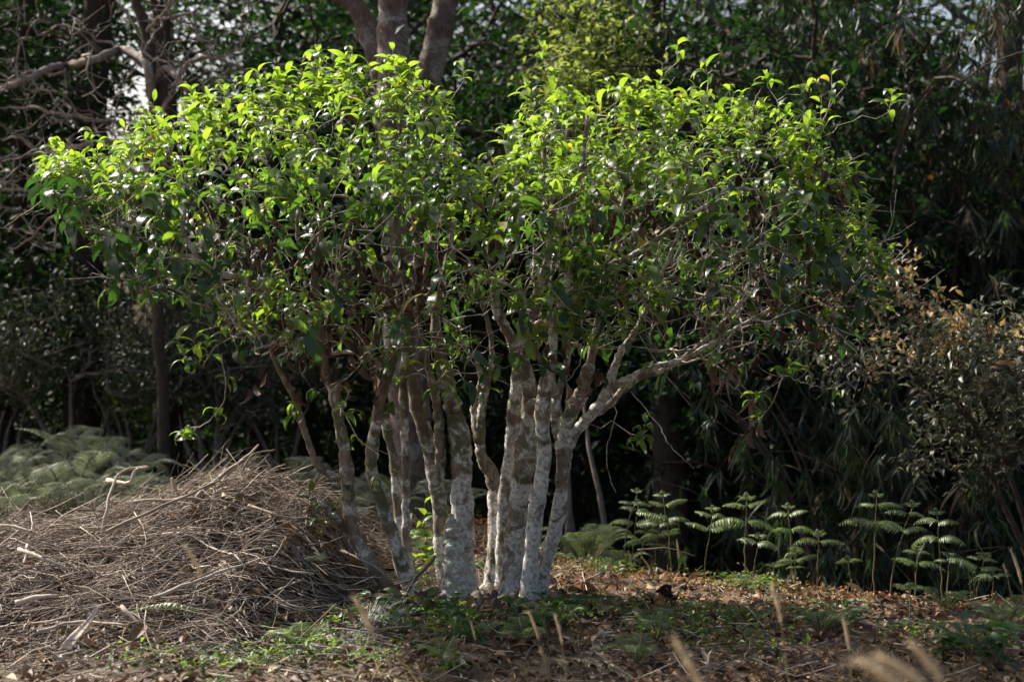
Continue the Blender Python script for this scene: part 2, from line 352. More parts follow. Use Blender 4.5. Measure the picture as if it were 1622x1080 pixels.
# ground material
def ground_mat():
    m, nt, N, L = new_mat('soil'); out = N.new('ShaderNodeOutputMaterial'); p = N.new('ShaderNodeBsdfPrincipled'); L.new(p.outputs[0], out.inputs[0])
    tc = N.new('ShaderNodeTexCoord')
    n1 = N.new('ShaderNodeTexNoise'); n1.inputs['Scale'].default_value = 22; n1.inputs['Detail'].default_value = 9; n1.inputs['Roughness'].default_value = 0.7; L.new(tc.outputs['Object'], n1.inputs[0])
    n2 = N.new('ShaderNodeTexNoise'); n2.inputs['Scale'].default_value = 1.4; n2.inputs['Detail'].default_value = 4; L.new(tc.outputs['Object'], n2.inputs[0])
    c = ramp(N, [(0.3, (0.035, 0.022, 0.015)), (0.5, (0.1, 0.066, 0.045)), (0.72, (0.2, 0.135, 0.09))]); L.new(n1.outputs[0], c.inputs[0])
    g = ramp(N, [(0.45, (0, 0, 0)), (0.7, (0.6, 0.6, 0.6))]); L.new(n2.outputs[0], g.inputs[0])
    mm = N.new('ShaderNodeMix'); mm.data_type = 'RGBA'; L.new(g.outputs[0], mm.inputs[0]); L.new(c.outputs[0], mm.inputs[6]); mm.inputs[7].default_value = (0.05, 0.06, 0.025, 1)
    # far from the clearing the ground is grassy
    sx = N.new('ShaderNodeSeparateXYZ'); L.new(tc.outputs['Object'], sx.inputs[0])
    mr = N.new('ShaderNodeMapRange'); L.new(sx.outputs[1], mr.inputs[0]); mr.inputs[1].default_value = 26; mr.inputs[2].default_value = 36
    m2 = N.new('ShaderNodeMix'); m2.data_type = 'RGBA'; L.new(mr.outputs[0], m2.inputs[0]); L.new(mm.outputs[2], m2.inputs[6]); m2.inputs[7].default_value = (0.075, 0.095, 0.045, 1)
    L.new(m2.outputs[2], p.inputs['Base Color']); p.inputs['Roughness'].default_value = 0.95
    b = N.new('ShaderNodeBump'); b.inputs['Distance'].default_value = 0.03; b.inputs['Strength'].default_value = 0.8; L.new(n1.outputs[0], b.inputs['Height']); L.new(b.outputs[0], p.inputs['Normal'])
    return m

# ------------------------------------------------------------------ ground
def build_ground():
    def axis(lo, hi, fine_lo, fine_hi, st, far):
        a = list(np.arange(fine_lo, fine_hi, st)); x = fine_hi; s = st
        while x < hi: a.append(x); s *= 1.25; x += s
        a.append(hi); x = fine_lo; s = st; b = []
        while x > lo: s *= 1.25; x -= s; b.append(max(x, lo))
        return np.array(sorted(set(b)) + a)
    xs = axis(-1200, 1200, -5, 5, 0.06, 0); ys = axis(-300, 2200, 3, 11, 0.06, 0)
    X, Y = np.meshgrid(xs, ys, indexing='ij'); Z = ground_z(X, Y) + (rng.normal(size=X.shape) * 0.006) * (np.abs(X) < 5)
    v = np.stack([X, Y, Z], -1).reshape(-1, 3); nx, ny = len(xs), len(ys)
    i = np.arange(nx - 1)[:, None] * ny; j = np.arange(ny - 1)[None, :]
    q = np.stack([i + j, i + ny + j, i + ny + j + 1, i + j + 1], -1).reshape(-1, 4)
    b = Buf(); b.add(v, q); o = b.build('ground', ground_mat()); tag(o, kind='structure')
seed(100); build_ground()

# ------------------------------------------------------------------ the tea tree
TREE = np.array([-0.2, 6.75, 0.0])
TL = []     # tea leaf templates
for a_, f_, tw in ((0.6, 0.15, 0.2), (0.95, 0.1, -0.3), (1.25, 0.16, 0.25), (1.5, 0.12, -0.15)):
    TL.append(leaf_template(6, 0.37, a_, f_, 'ellip', tw))

# stems traced: (x, y, width) in photo pixels, foot depth, depth of the top
STEMS = [
 ([(640,968,30),(629,952,27),(584,886,25),(560,845,25),(552,788,23),(548,731,22),(538,670,20),(529,618,20),(512,572,19),(503,500,15),(498,430,12),(512,350,8),(505,270,5)], 6.58, 6.35),
 ([(545,768,12),(536,759,12),(503,735,11),(487,694,10),(470,640,10),(450,600,9),(432,560,8),(425,500,7),(405,440,6),(385,380,4)], 6.56, 6.2),
 ([(554,845,14),(530,818,11),(512,800,8),(503,793,3)], 6.56, 6.45),
 ([(662,958,26),(650,935,24),(629,870,23),(605,800,22),(589,747,21),(591,703,21),(599,654,20),(607,613,20),(620,575,19),(630,521,18),(634,464,17),(636,420,14),(628,350,11),(640,290,9),(634,220,6),(640,160,4)], 6.72, 6.5),
 ([(605,625,15),(598,605,14),(582,567,13),(546,538,11),(527,494,9),(515,440,7),(470,380,5)], 6.68, 6.3),
 ([(582,567,11),(570,530,10),(563,502,9),(557,468,7),(540,400,6),(565,330,5)], 6.62, 6.4),
 ([(652,945,18),(641,886,17),(633,845,17),(629,788,16),(623,723,16),(613,682,15),(600,620,13),(590,560,10),(600,480,8),(580,380,6)], 6.95, 7.2),
 ([(655,940,17),(650,906,16),(645,870,15),(643,804,15),(643,743,15),(641,682,15),(639,621,14),(641,560,13),(648,480,12),(660,400,10),(655,310,8),(690,220,5)], 6.85, 6.95),
 ([(714,938,32),(702,886,30),(700,837,28),(694,788,28),(686,731,28),(670,674,27),(656,612,25),(648,565,20),(655,510,15),(672,440,11),(690,360,8),(700,280,6)], 7.0, 7.1),
 ([(697,760,15),(698,720,17),(696,690,17),(694,654,16),(686,610,14),(676,570,10),(665,520,7)], 6.95, 6.9),
 ([(737,950,48),(735,920,43),(735,886,38),(733,821,37),(731,755,37),(729,698,36),(716,641,30),(704,593,27),(696,555,22),(690,500,15),(705,430,11),(720,350,8)], 6.9, 7.0),
 ([(722,950,50),(721,905,46),(719,865,38),(717,838,28),(715,822,15),(714,814,4)], 6.87, 6.87),
 ([(778,942,34),(781,915,31),(786,845,29),(785,788,27),(778,750,25),(763,722,20),(761,690,17),(763,650,15),(767,620,14),(780,560,10),(770,500,8),(745,420,6)], 7.05, 7.2),
 ([(758,700,14),(753,665,14),(753,633,13),(762,600,9),(750,560,7)], 7.1, 7.3),
 ([(800,930,26),(798,860,25),(800,788,24),(806,743,24),(811,694,23),(814,650,23),(819,601,21),(817,555,20),(802,521,18),(787,491,16),(781,456,14),(777,399,13),(770,372,11),(757,345,8),(745,300,6)], 7.0, 6.9),
 ([(779,420,10),(783,368,10),(784,320,8),(800,260,5)], 6.93, 6.9),
 ([(811,945,38),(813,898,35),(817,845,34),(823,784,35),(833,723,36),(839,662,33),(838,610,24),(828,550,20),(842,490,17),(862,430,15),(876,363,14),(867,290,12),(862,230,8),(875,170,5)], 6.85, 6.7),
 ([(835,975,34),(836,955,30),(840,898,27),(845,845,27),(853,784,27),(862,723,26),(859,662,25),(864,613,26),(871,582,22),(878,520,15),(898,450,14),(912,382,13),(905,325,11),(925,250,8),(930,180,5)], 6.58, 6.4),
 ([(852,965,28),(856,940,25),(862,898,25),(878,845,25),(888,788,24),(892,735,23),(895,694,25),(902,660,26),(919,629,24),(931,590,22),(938,560,14),(948,500,11),(962,420,9),(985,330,7),(1010,230,4)], 6.7, 6.4),
 ([(890,720,18),(884,685,18),(879,650,16),(884,622,13),(900,560,10),(890,480,7)], 6.75, 6.9),
 ([(895,740,18),(898,715,18),(910,686,18),(931,662,17),(950,640,16),(966,605,14),(982,560,12),(1012,515,10),(1040,450,8),(1075,370,6),(1100,270,4)], 6.72, 6.6),
 ([(938,655,15),(974,612,14),(1009,594,13),(1043,579,10),(1085,568,8),(1140,535,7),(1210,495,6),(1280,450,4)], 6.72, 6.5),
 ([(935,660,13),(965,640,12),(1000,605,11),(1050,585,9),(1110,545,8),(1170,480,7),(1200,400,5),(1230,300,3)], 6.78, 7.1),
 ([(871,585,14),(850,560,9),(835,520,7),(815,480,5)], 6.5, 6.2),
 ([(955,425,12),(1010,400,9),(1080,350,7),(1150,300,5),(1190,210,3)], 6.4, 6.2),
]
def build_tea_tree():
    root = empty('tea_tree', TREE, 'many-stemmed old tea tree with white lichen bark and bright green crown', 'tree')
    sk = []; skd = []
    for si, (pts, y0, y1) in enumerate(STEMS):
        n = len(pts); ctrl = []
        ytop = min(p[1] for p in pts); ybot = pts[0][1]
        for (x, y, wd) in pts:
            f = (ybot - y) / max(1, ybot - ytop); Y = y0 + (y1 - y0) * f
            p = at(x, y, Y); ctrl.append([*p, wd / F * Y * 0.5])
        c = spline(ctrl, n * 7); P = c[:, :3]; R = np.maximum(c[:, 3], 0.002)
        # knobs and gentle swelling of old pruned wood
        s = np.linspace(0, 1, len(P)); R = R * (1 + 0.06 * np.sin(s * 37 + si) + 0.05 * np.sin(s * 83 + 2 * si) + rng.normal(size=len(P)) * 0.025)
        P = P + rng.normal(size=P.shape) * 0.0018
        if ybot > 925: R = R * .93 * (1 + 0.4 * np.exp(-s * 22))
        b = Buf(); tube(b, P, R, 14 if R.max() > 0.012 else 8, rough=0.03)
        b.build('trunk', M['stem'] if si != 11 else M['cut'], root, origin=TREE)
        m = P[:, 2] > 0.72
        sk.append(P[m][::3]); d = norm(np.gradient(P, axis=0))[m][::3]; skd.append(d)
    # surface roots running out from the stem feet
    for k in range(13):
        x0, y0 = (630 + 21 * k, 6.62 + .05 * (k % 4)); p0 = at(x0, 950, y0); a = rng.uniform(PI * 1.0, PI * 2.0); u = np.linspace(0, 1, 12); L_ = rng.uniform(.2, .45)
        X = p0[0] + math.cos(a) * u * L_ + .03 * np.sin(u * 6 + k); Yy = p0[1] + math.sin(a) * u * L_ * .7; P = np.stack([X, Yy, ground_z(X, Yy) + .05 * (1 - u) ** 3 + .008 - .02 * u], -1)
        b = Buf(); tube(b, P, np.linspace(.022, .005, 12) * rng.uniform(.7, 1.1), 8, rough=.07); b.build('root', M['big_bark'], root, origin=TREE)
    # knotted burrs at the pruning points
    for (x, y, Y, r) in ((871, 584, 6.5, .035), (931, 586, 6.45, .03), (844, 645, 6.72, .04), (716, 640, 6.9, .045), (634, 440, 6.5, .03), (764, 628, 7.1, .02), (530, 615, 6.45, .03), (898, 668, 6.6, .035), (790, 500, 6.9, .03), (905, 640, 6.62, .03)):
        b = Buf(); p = at(x, y, Y); ax = np.array([rnd.uniform(-.3, .3), -.2, 1.0]); s = np.linspace(-1, 1, 7)
        tube(b, p + s[:, None] * norm(ax) * r * 1.1, r * np.sqrt(np.clip(1.02 - s ** 2, 0.03, 1)), 9, rough=0.14); b.build('burr', M['stem'], root, origin=TREE)
    roots = np.concatenate(sk); rdir = np.concatenate(skd)
    # crown envelope
    EX = [80, 110, 150, 186, 215, 240, 300, 350, 400, 450, 500, 550, 600, 650, 690, 728, 785, 825, 880, 950, 1000, 1050, 1080, 1130, 1180, 1250, 1300, 1340, 1375, 1395]
    ET = [268, 262, 252, 236, 205, 168, 160, 143, 140, 122, 106, 108, 106, 108, 125, 262, 250, 175, 118, 118, 118, 118, 112, 128, 132, 168, 210, 255, 350, 460]
    EB = [300, 330, 390, 440, 455, 470, 490, 530, 575, 580, 590, 590, 590, 590, 590, 610, 610, 590, 570, 560, 560, 560, 560, 570, 575, 565, 555, 545, 510, 490]
    EX, ET, EB = map(np.array, (EX, ET, EB)); ET = ET + np.interp(EX, [90, 300, 650, 900, 1100], [20, 20, 16, 28, 30])
    def sample(n, f_accept):
        out = []
        while len(out) < n:
            x = rng.uniform(80, 1388); t = rng.random(); v = rng.uniform(-1, 1)
            top = np.interp(x, EX, ET); bot = np.interp(x, EX, EB)
            ds = 0.95 * min(1, ((x - 40) / 260)) ** 0.6 * min(1, (1440 - x) / 260) ** 0.6
            prof = math.sqrt(max(0, 1 - abs(2 * t - 0.9) ** 2.2 / 1.35))
            if rng.random() > f_accept(x, t, v): continue
            hd = ds * prof
            # away from the middle depth the crown's top rounds down
            tt = t * (1 - 0.22 * v * v)
            y = bot + (top - bot) * tt - (rng.exponential(11) if t > .8 else 0)
            p = at(x, y, 6.6); p[1] += v * hd; 
            k = p[1] / 6.6; out.append([p[0] * (1 + (k - 1) * 0.75), p[1], CAMZ + (p[2] - CAMZ) * (1 + (k - 1) * 0.5), t, v])
        return np.array(out)
    def acc(x, t, v):
        shell = max(abs(v), smooth(0.45, 1.0, t)); d = 0.16 + 0.84 * shell ** 1.5
        if t < 0.3: d *= 0.5 + t
        if 640 < x < 860 and t < 0.62: d *= 0.5
        if t < 0.55 and v < -0.1: d *= (0.3 if 350 < x < 1150 else 0.8)
        if t < 0.6 and 450 < x < 1100: d *= 0.75
        if 560 < x < 720 and t > .55: d = max(d, .75)
        if x > 1150 and t < 0.8: d *= 0.6
        # the crown grows in clumps with gaps between them
        c = math.sin(x * .031 + 1.7 * math.sin(v * 3 + t * 4)) + math.sin(t * 11 + x * .017) * math.cos(v * 4.1 + x * .009)
        return d * (0.3 + 0.7 * float(smooth(-.7, .4, c)))
    S = sample(1280, acc)
    # drooping sprays and stray shoots outside the mass
    extra = [(75, 285, 6.4), (90, 268, 6.45), (128, 268, 6.4), (1318, 150, 6.4), (1300, 200, 6.5), (1408, 178, 6.8), (735, 128, 6.5), (512, 96, 6.4), (860, 92, 6.6), (905, 85, 6.6), (1072, 100, 6.5),
             (298, 575, 6.2), (322, 580, 6.3), (150, 405, 6.4), (135, 358, 6.4), (1375, 345, 6.5), (1392, 492, 6.7), (1305, 515, 6.5),
             (1150, 590, 6.4), (1240, 600, 6.7), (1020, 690, 6.3), (1195, 640, 6.5), (930, 450, 5.95), (900, 440, 5.9), (960, 470, 5.95), (880, 480, 5.9), (990, 500, 6.0), (850, 500, 6.0), (920, 500, 5.85), (860, 445, 5.9), (950, 510, 5.9), (900, 530, 5.95), (985, 455, 6.0), (835, 540, 6.0), (1000, 540, 6.05), (875, 420, 5.95), (925, 415, 6.0), (1050, 300, 5.9), (1020, 270, 5.9), (1085, 310, 5.95), (500, 520, 5.95), (470, 500, 5.95), (430, 480, 6.0), (400, 500, 6.0), (520, 500, 6.0), (350, 500, 6.1)]
    extra += [(930 + rng.normal() * 62, 468 + rng.normal() * 38, rng.uniform(5.85, 6.2)) for _ in range(42)]
    extra += [(440 + rng.normal() * 75, 505 + rng.normal() * 42, rng.uniform(5.9, 6.4)) for _ in range(32)] + [(1150 + rng.normal() * 90, 470 + rng.normal() * 50, rng.uniform(5.95, 6.5)) for _ in range(22)] + [(700 + rng.normal() * 50, 540 + rng.normal() * 40, rng.uniform(6.3, 6.9)) for _ in range(16)]
    EXT = np.array([[*at(*e), 0.8, -1] for e in extra])
    S = np.vstack([S, EXT])
    paths, dirs, ok = grow(roots, S[:, :3], step=0.07, above=1.4, tipr=0.0018, powr=0.42, jit=0.013, rise=0.55, rootdir=rdir, maxr=0.016)
    b = Buf()
    for P, R in paths: tube(b, P, R, 5 if R[0] > 0.003 else 4, rough=0.05, cap=False)
    # bare criss-cross twigs inside the crown
    bare = sample(650, lambda x, t, v: (0.9 if t < 0.6 else 0.2) * (1.0 if x > 900 else 0.45))
    allp = np.concatenate([P for P, R in paths])
    for s in bare:
        p0 = allp[np.argmin(np.linalg.norm(allp - s[:3], axis=1))]; d = norm(rng.normal(size=3) + np.array([0.3 if s[0] > 0 else -0.3, 0, 0.55])); L_ = rng.uniform(0.12, 0.4)
        u = np.linspace(0, 1, 6)[:, None]; side = norm(np.cross(d, rng.normal(size=3)))
        P = p0 + u * d * L_ + np.sin(u * PI * rng.uniform(.5, 1.4)) * side * L_ * 0.16 + rng.normal(size=(6, 3)) * 0.004
        tube(b, P, np.linspace(0.0028, 0.001, 6), 4, cap=False)
        if rng.random() < .6:
            q0 = P[3]; d2 = norm(d + rng.normal(size=3) * 0.7); u = np.linspace(0, 1, 4)[:, None]; tube(b, q0 + u * d2 * L_ * 0.5, np.linspace(0.0018, 0.0008, 4), 4, cap=False)
    # the long hanging vine-like twigs, lower left and right
    hang = [([(350, 560), (358, 620), (345, 650), (330, 668), (300, 678), (285, 682)], 6.2), ([(955, 600), (975, 650), (960, 720), (975, 780)], 6.3), ([(1000, 620), (1040, 670), (1058, 700), (1075, 720), (1100, 742)], 6.3),
            ([(1120, 590), (1170, 620), (1200, 650), (1200, 690)], 6.4), ([(1230, 590), (1290, 612), (1330, 618)], 6.6)]
    for pts, Y in hang:
        c = spline([at(x, y, Y) for x, y in pts], 24) + rng.normal(size=(24, 3)) * 0.003; tube(b, c, np.linspace(0.003, 0.0013, 24), 4, cap=False)
    # leafy shoots
    pos = []; xd = []; zd = []; sz = []; ti = []; tw = Buf()
    for k in range(len(S)):
        if not ok[k]: continue
        t, v = S[k, 3], S[k, 4]; px = S[k, :3]
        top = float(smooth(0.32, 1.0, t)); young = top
        e = float(k >= len(S) - len(EXT))
        d = norm(dirs[k] * 0.6 + np.array([0, 0, 0.5 + top * 0.7]) + rng.normal(size=3) * 0.25)
        nl = (rng.integers(4, 9) if top > .3 else rng.integers(3, 6)) if rng.random() > 0.12 else rng.integers(1, 4); L_ = rng.uniform(0.05, 0.14)
        big = rng.uniform(0.85, 1.15)
        if top > .5 or e: tube(b, px + np.linspace(0, 1, 4)[:, None] * d * L_, np.linspace(0.0016, 0.001, 4), 4, cap=False, t=0.8)
        ph = rng.uniform(0, 2 * PI); a = norm(np.cross(d, [0.3, 0.9, 0.1])); bb = np.cross(d, a)
        for i in range(nl):
            f = (i + 0.5) / nl; ph += 2.4 + rng.normal() * 0.3; out = math.cos(ph) * a + math.sin(ph) * bb
            sp = 1.25 - 0.6 * f * top
            ld = norm(out * sp + d * (0.35 + 0.4 * f) + np.array([0, 0, -0.25 * (1 - top)]) + rng.normal(size=3) * 0.16)
            if top < .4 and rng.random() < .45: ld = norm(ld + np.array([0, 0, -1.1]))
            up = norm(np.array([0, 0, 1.0]) + d * 0.3 + rng.normal(size=3) * (0.3 if top > .4 else 0.55))
            pos.append(px + d * L_ * f + rng.normal(size=3) * 0.004); xd.append(ld); zd.append(up)
            sz.append(rng.triangular(0.05, .108, 0.15) * big * (1 - 0.32 * f * (young > .5)) * (1.08 if top < .4 else 1))
            ti.append(np.clip(0.04 + 0.72 * young * rng.uniform(0.45, 1.2) + 0.3 * f * young + (rng.uniform(.2, .7) if rng.random() < .22 else 0), 0, .95) if rng.random() > .007 else 1.0)  # random lighter tint on some leaves stands in for backlight in the lower crown
    # sprays on the hanging twigs
    for (x, y, Y) in ((285, 682, 6.2), (300, 680, 6.2), (345, 650, 6.2), (358, 600, 6.2), (470, 655, 6.4), (460, 640, 6.4), (1010, 690, 6.3), (1025, 688, 6.3), (300, 572, 6.2), (1330, 618, 6.6), (1200, 650, 6.4), (770, 620, 6.9), (720, 620, 6.7), (735, 600, 6.7), (690, 615, 6.8), (600, 760, 6.6), (565, 700, 6.5), (560, 650, 6.5), (500, 620, 6.5), (600, 660, 6.7), (620, 640, 6.6)):
        p0 = at(x, y, Y)
        for i in range(5):
            ph = rng.uniform(0, 2 * PI); pos.append(p0 + rng.normal(size=3) * 0.012); xd.append(np.array([math.cos(ph), 0.4 * math.sin(ph), rng.uniform(-1.1, 0.2)])); zd.append(np.array([0, 0.2, 1]) + rng.normal(size=3) * 0.4)
            sz.append(rng.uniform(0.05, 0.09)); ti.append(rng.uniform(0.3, 0.9))
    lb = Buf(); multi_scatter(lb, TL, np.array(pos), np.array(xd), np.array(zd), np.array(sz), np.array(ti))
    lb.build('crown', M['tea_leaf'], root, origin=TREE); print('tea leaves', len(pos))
    b.build('branches', M['twig'], root, origin=TREE)
    # withered brown leaves caught in the crown
    DL = [leaf_template(4, 0.4, 0.9, 0.5, 'ellip', 0.9), leaf_template(4, 0.34, 1.3, 0.7, 'ellip', -1.2), leaf_template(4, 0.45, 0.5, 0.8, 'ellip', 0.5)]
    cl = [(570, 400, 60), (560, 470, 50), (540, 560, 45), (620, 440, 40), (500, 420, 50), (440, 400, 50), (330, 350, 50), (380, 440, 50), (480, 540, 40), (640, 460, 30), (740, 380, 50), (860, 560, 20), (930, 590, 25), (1150, 400, 60), (1180, 300, 40), (1230, 460, 60), (1270, 430, 50), (1100, 470, 60), (1000, 330, 40), (940, 330, 40), (580, 180, 25), (1300, 280, 30), (1280, 500, 40), (1165, 560, 30), (410, 590, 20), (1200, 670, 12), (250, 330, 30), (950, 450, 30)]
    pos = []; 
    for (x, y, s) in cl:
        for _ in range(rng.integers(26, 50) if s > 25 else 7): 
            Y = rng.uniform(6.0, 7.0); pos.append(at(x + rng.normal() * s * .95, y + rng.normal() * s * .65, Y))
    pos = np.array(pos); n = len(pos); xd = rng.normal(size=(n, 3)) * 0.35 + [0, 0, -1]; zd = rng.normal(size=(n, 3))
    b = Buf(); multi_scatter(b, DL, pos, xd, zd, rng.uniform(0.05, 0.1, n), rng.random(n) ** 1.3); b.build('withered_leaves', M['dead_leaf'], root, origin=TREE)
seed(101); build_tea_tree()

# ------------------------------------------------------------------ forest behind
def forest_tree(name, label, cat, loc, height, crown_r, z0, ntips, per, leaf, mat, bark, tr=0.12, group=None, width=0.42, droop=0.2, yngs=0.25, lean=0.1, tmp=None, clump=0.16, bare=None):
    """trunk with limbs and a clumped crown; crown from z0*height to the top"""
    loc = np.asarray(loc, float)
    root = empty(name, loc, label, cat, group)
    n = 16; s = np.linspace(0, 1, n); bend = rng.normal(size=2) * lean * height * 0.3
    P = np.stack([bend[0] * s ** 1.5 + 0.04 * np.sin(s * 9), bend[1] * s ** 1.5 + 0.04 * np.cos(s * 7), -0.2 + s * height * 0.8], -1)
    b = Buf(); tube(b, P, tr * (1 - 0.8 * s) + tr * 0.5 * np.exp(-s * 14), 9, rough=0.04)
    tips = []
    lobes = [(rng.normal(size=2) * crown_r * 0.45, rng.uniform(z0 + 0.05, 0.92), rng.uniform(0.35, 0.62)) for _ in range(11)]
    while len(tips) < ntips:
        c, h, r = lobes[rng.integers(0, len(lobes))]
        d = norm(rng.normal(size=3)); rr = crown_r * r * rng.random() ** 0.25
        p = np.array([c[0] + d[0] * rr, c[1] + d[1] * rr, height * h + d[2] * rr * 0.8])
        if p[2] > z0 * height * 0.6 and p[2] > 0.05: tips.append(p)
    tips = np.array(tips)
    paths, dirs, ok = grow(P[3:], tips, step=0.3, above=1.2, tipr=0.008, powr=0.4, jit=0.03, rise=0.3, maxr=tr * 0.6)
    for p, r in paths: tube(b, p, r, 4, cap=False)
    b.build('trunk', bark, root)
    tmp = tmp or [leaf_template(2, width, 0.5, 0.15), leaf_template(2, width, 0.9, 0.1, twist=0.4)]
    N = ntips * per; base = np.repeat(tips, per, 0) + rng.normal(size=(N, 3)) * clump * [1, 1, 0.7]
    xd = rng.normal(size=(N, 3)) * [1, 1, 0.5] + np.repeat(dirs, per, 0) * 0.5 + [0, 0, -droop]; zd = rng.normal(size=(N, 3)) * 0.5 + [0, 0, 1]
    tt = np.repeat(rng.random(ntips) * (1 - yngs) , per) * 0.8 + rng.random(N) * 0.3 * yngs * 3
    lb = Buf(); multi_scatter(lb, tmp, base, xd, zd, leaf * rng.uniform(0.6, 1.25, N), np.clip(tt, 0, 1)); lb.build('crown', mat, root)
    return root

FL = [leaf_template(2, 0.42, 0.6, 0.15), leaf_template(2, 0.36, 1.0, 0.12, twist=0.5), leaf_template(2, 0.5, 0.3, 0.1, twist=-0.4)]
GAPS = [(185, .42), (1150, .38)]     # places where the sky and the bright ground show through
def forest():
    protos = []
    specs = [(8.0, 2.0, 0.02, 600, 18, 0.165), (8.0, 1.7, 0.0, 540, 20, 0.15), (8.0, 2.3, 0.12, 580, 17, 0.18)]
    for i, (h, r, z0, nt_, per, lf) in enumerate(specs):
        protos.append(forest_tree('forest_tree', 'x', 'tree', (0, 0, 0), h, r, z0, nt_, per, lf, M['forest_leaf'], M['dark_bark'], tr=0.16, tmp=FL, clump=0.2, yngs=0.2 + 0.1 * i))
    used = [False] * 3
    rows = [(13.6, (5.8, 6.8), 1.5), (17.5, (8.0, 9.8), 2.0), (22.5, (10.5, 13), 2.9), (29.0, (14, 17), 3.9)]
    lab = {0: 'dark evergreen in the first row of the forest', 1: 'dark leafy tree in the second row of the forest', 2: 'tall dark tree in the third row of the forest', 3: 'tallest dark tree in the back row of the forest'}
    zones = [(60, 'at the left edge'), (200, 'behind the bare branches'), (340, 'left of the tea tree'), (480, 'behind the left crown tips'), (640, 'beside the reddish trunk'), (780, 'behind the crown notch'), (960, 'behind the yellow-green treetop'), (1120, 'behind the right lobe'), (1270, 'right of the dark trunk'), (1420, 'behind the bamboo'), (1560, 'behind the orange-tipped bush'), (9999, 'at the right edge')]
    for ri, (Y, hr, sp) in enumerate(rows):
        hw = Y * 0.36 + 2.5; x = -hw
        while x < hw:
            xx = x + rng.uniform(-0.4, 0.4) * sp; yy = Y + rng.uniform(-0.9, 0.9) * (1 + ri * .5); x += sp * rng.uniform(0.8, 1.15)
            px = 811 + xx / yy * F
            k = int(rng.integers(0, 3)); h = rng.uniform(*hr); sc = h / 8.0
            if any(abs(xx - (gp - 811) / F * yy) < fr * 2.0 * sc for gp, fr in GAPS): continue
            z_ = next(n for lim, n in zones if px < lim)
            z = float(ground_z(xx, yy)) - 0.1
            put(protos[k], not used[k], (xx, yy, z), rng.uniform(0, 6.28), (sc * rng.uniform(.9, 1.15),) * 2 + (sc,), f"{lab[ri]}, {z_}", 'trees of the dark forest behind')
            used[k] = True
    for k in range(3):
        if not used[k]: put(protos[k], True, (-9, 24, -2.2), 0, 1.4, 'dark tree standing alone beyond the left edge of the forest')
seed(102); forest()

def shrub(name, label, loc, h, r, ntips, per, leaf, mat, bark, group=None, stems=5, z0=0.25, yngs=.2, tmp=None, cat='shrub', droop=0.1, flat=1.0, clump=0.1):
    """several stems from one foot, a rounded uneven crown"""
    root = empty(name, loc, label, cat, group); b = Buf(); roots = []; rd = []
    for i in range(stems):
        a = i * 2 * PI / stems + rng.uniform(-.4, .4); s = np.linspace(0, 1, 8)[:, None]
        top = np.array([math.cos(a) * r * 0.4, math.sin(a) * r * 0.4, h * rng.uniform(.4, .6)])
        P = s * top + np.sin(s * 5 + i) * 0.03 * h * np.array([[math.cos(i), math.sin(i), 0]]) + [0, 0, -0.05]
        tube(b, P, min(.018 * h, .028) * (1.3 - s[:, 0]), 6, rough=.08); roots.append(P[2:]); rd.append(norm(np.gradient(P, axis=0))[2:])
    tips = []
    lob = [(rng.normal(size=2) * r * .5, rng.uniform(z0 + .1, .85), rng.uniform(.3, .55)) for _ in range(9)]
    while len(tips) < ntips:
        c, hh, q = lob[rng.integers(0, 9)]; d = norm(rng.normal(size=3)); rr = r * q * rng.random() ** .3
        p = np.array([c[0] + d[0] * rr, (c[1] + d[1] * rr) * flat, h * hh + d[2] * min(rr, h * .3)])
        if p[2] > z0 * h * .5: tips.append(p)
    tips = np.array(tips); paths, dirs, ok = grow(np.concatenate(roots), tips, step=.14, tipr=.003, powr=.45, jit=.02, rootdir=np.concatenate(rd), maxr=min(.02 * h, .016))
    for p, rr in paths: tube(b, p, rr, 4, cap=False)
    b.build('trunk', bark, root)
    N = ntips * per; base = np.repeat(tips, per, 0) + rng.normal(size=(N, 3)) * clump
    xd = rng.normal(size=(N, 3)) * [1, 1, .6] + np.repeat(dirs, per, 0) * .6 + [0, 0, -droop]; zd = rng.normal(size=(N, 3)) * .45 + [0, 0, 1]
    tt = np.repeat(rng.random(ntips), per) * (1 - yngs) + rng.random(N) * yngs
    lb = Buf(); multi_scatter(lb, tmp or FL, base, xd, zd, leaf * rng.uniform(.6, 1.25, N), tt); lb.build('crown', mat, root)
    return root, tips, dirs

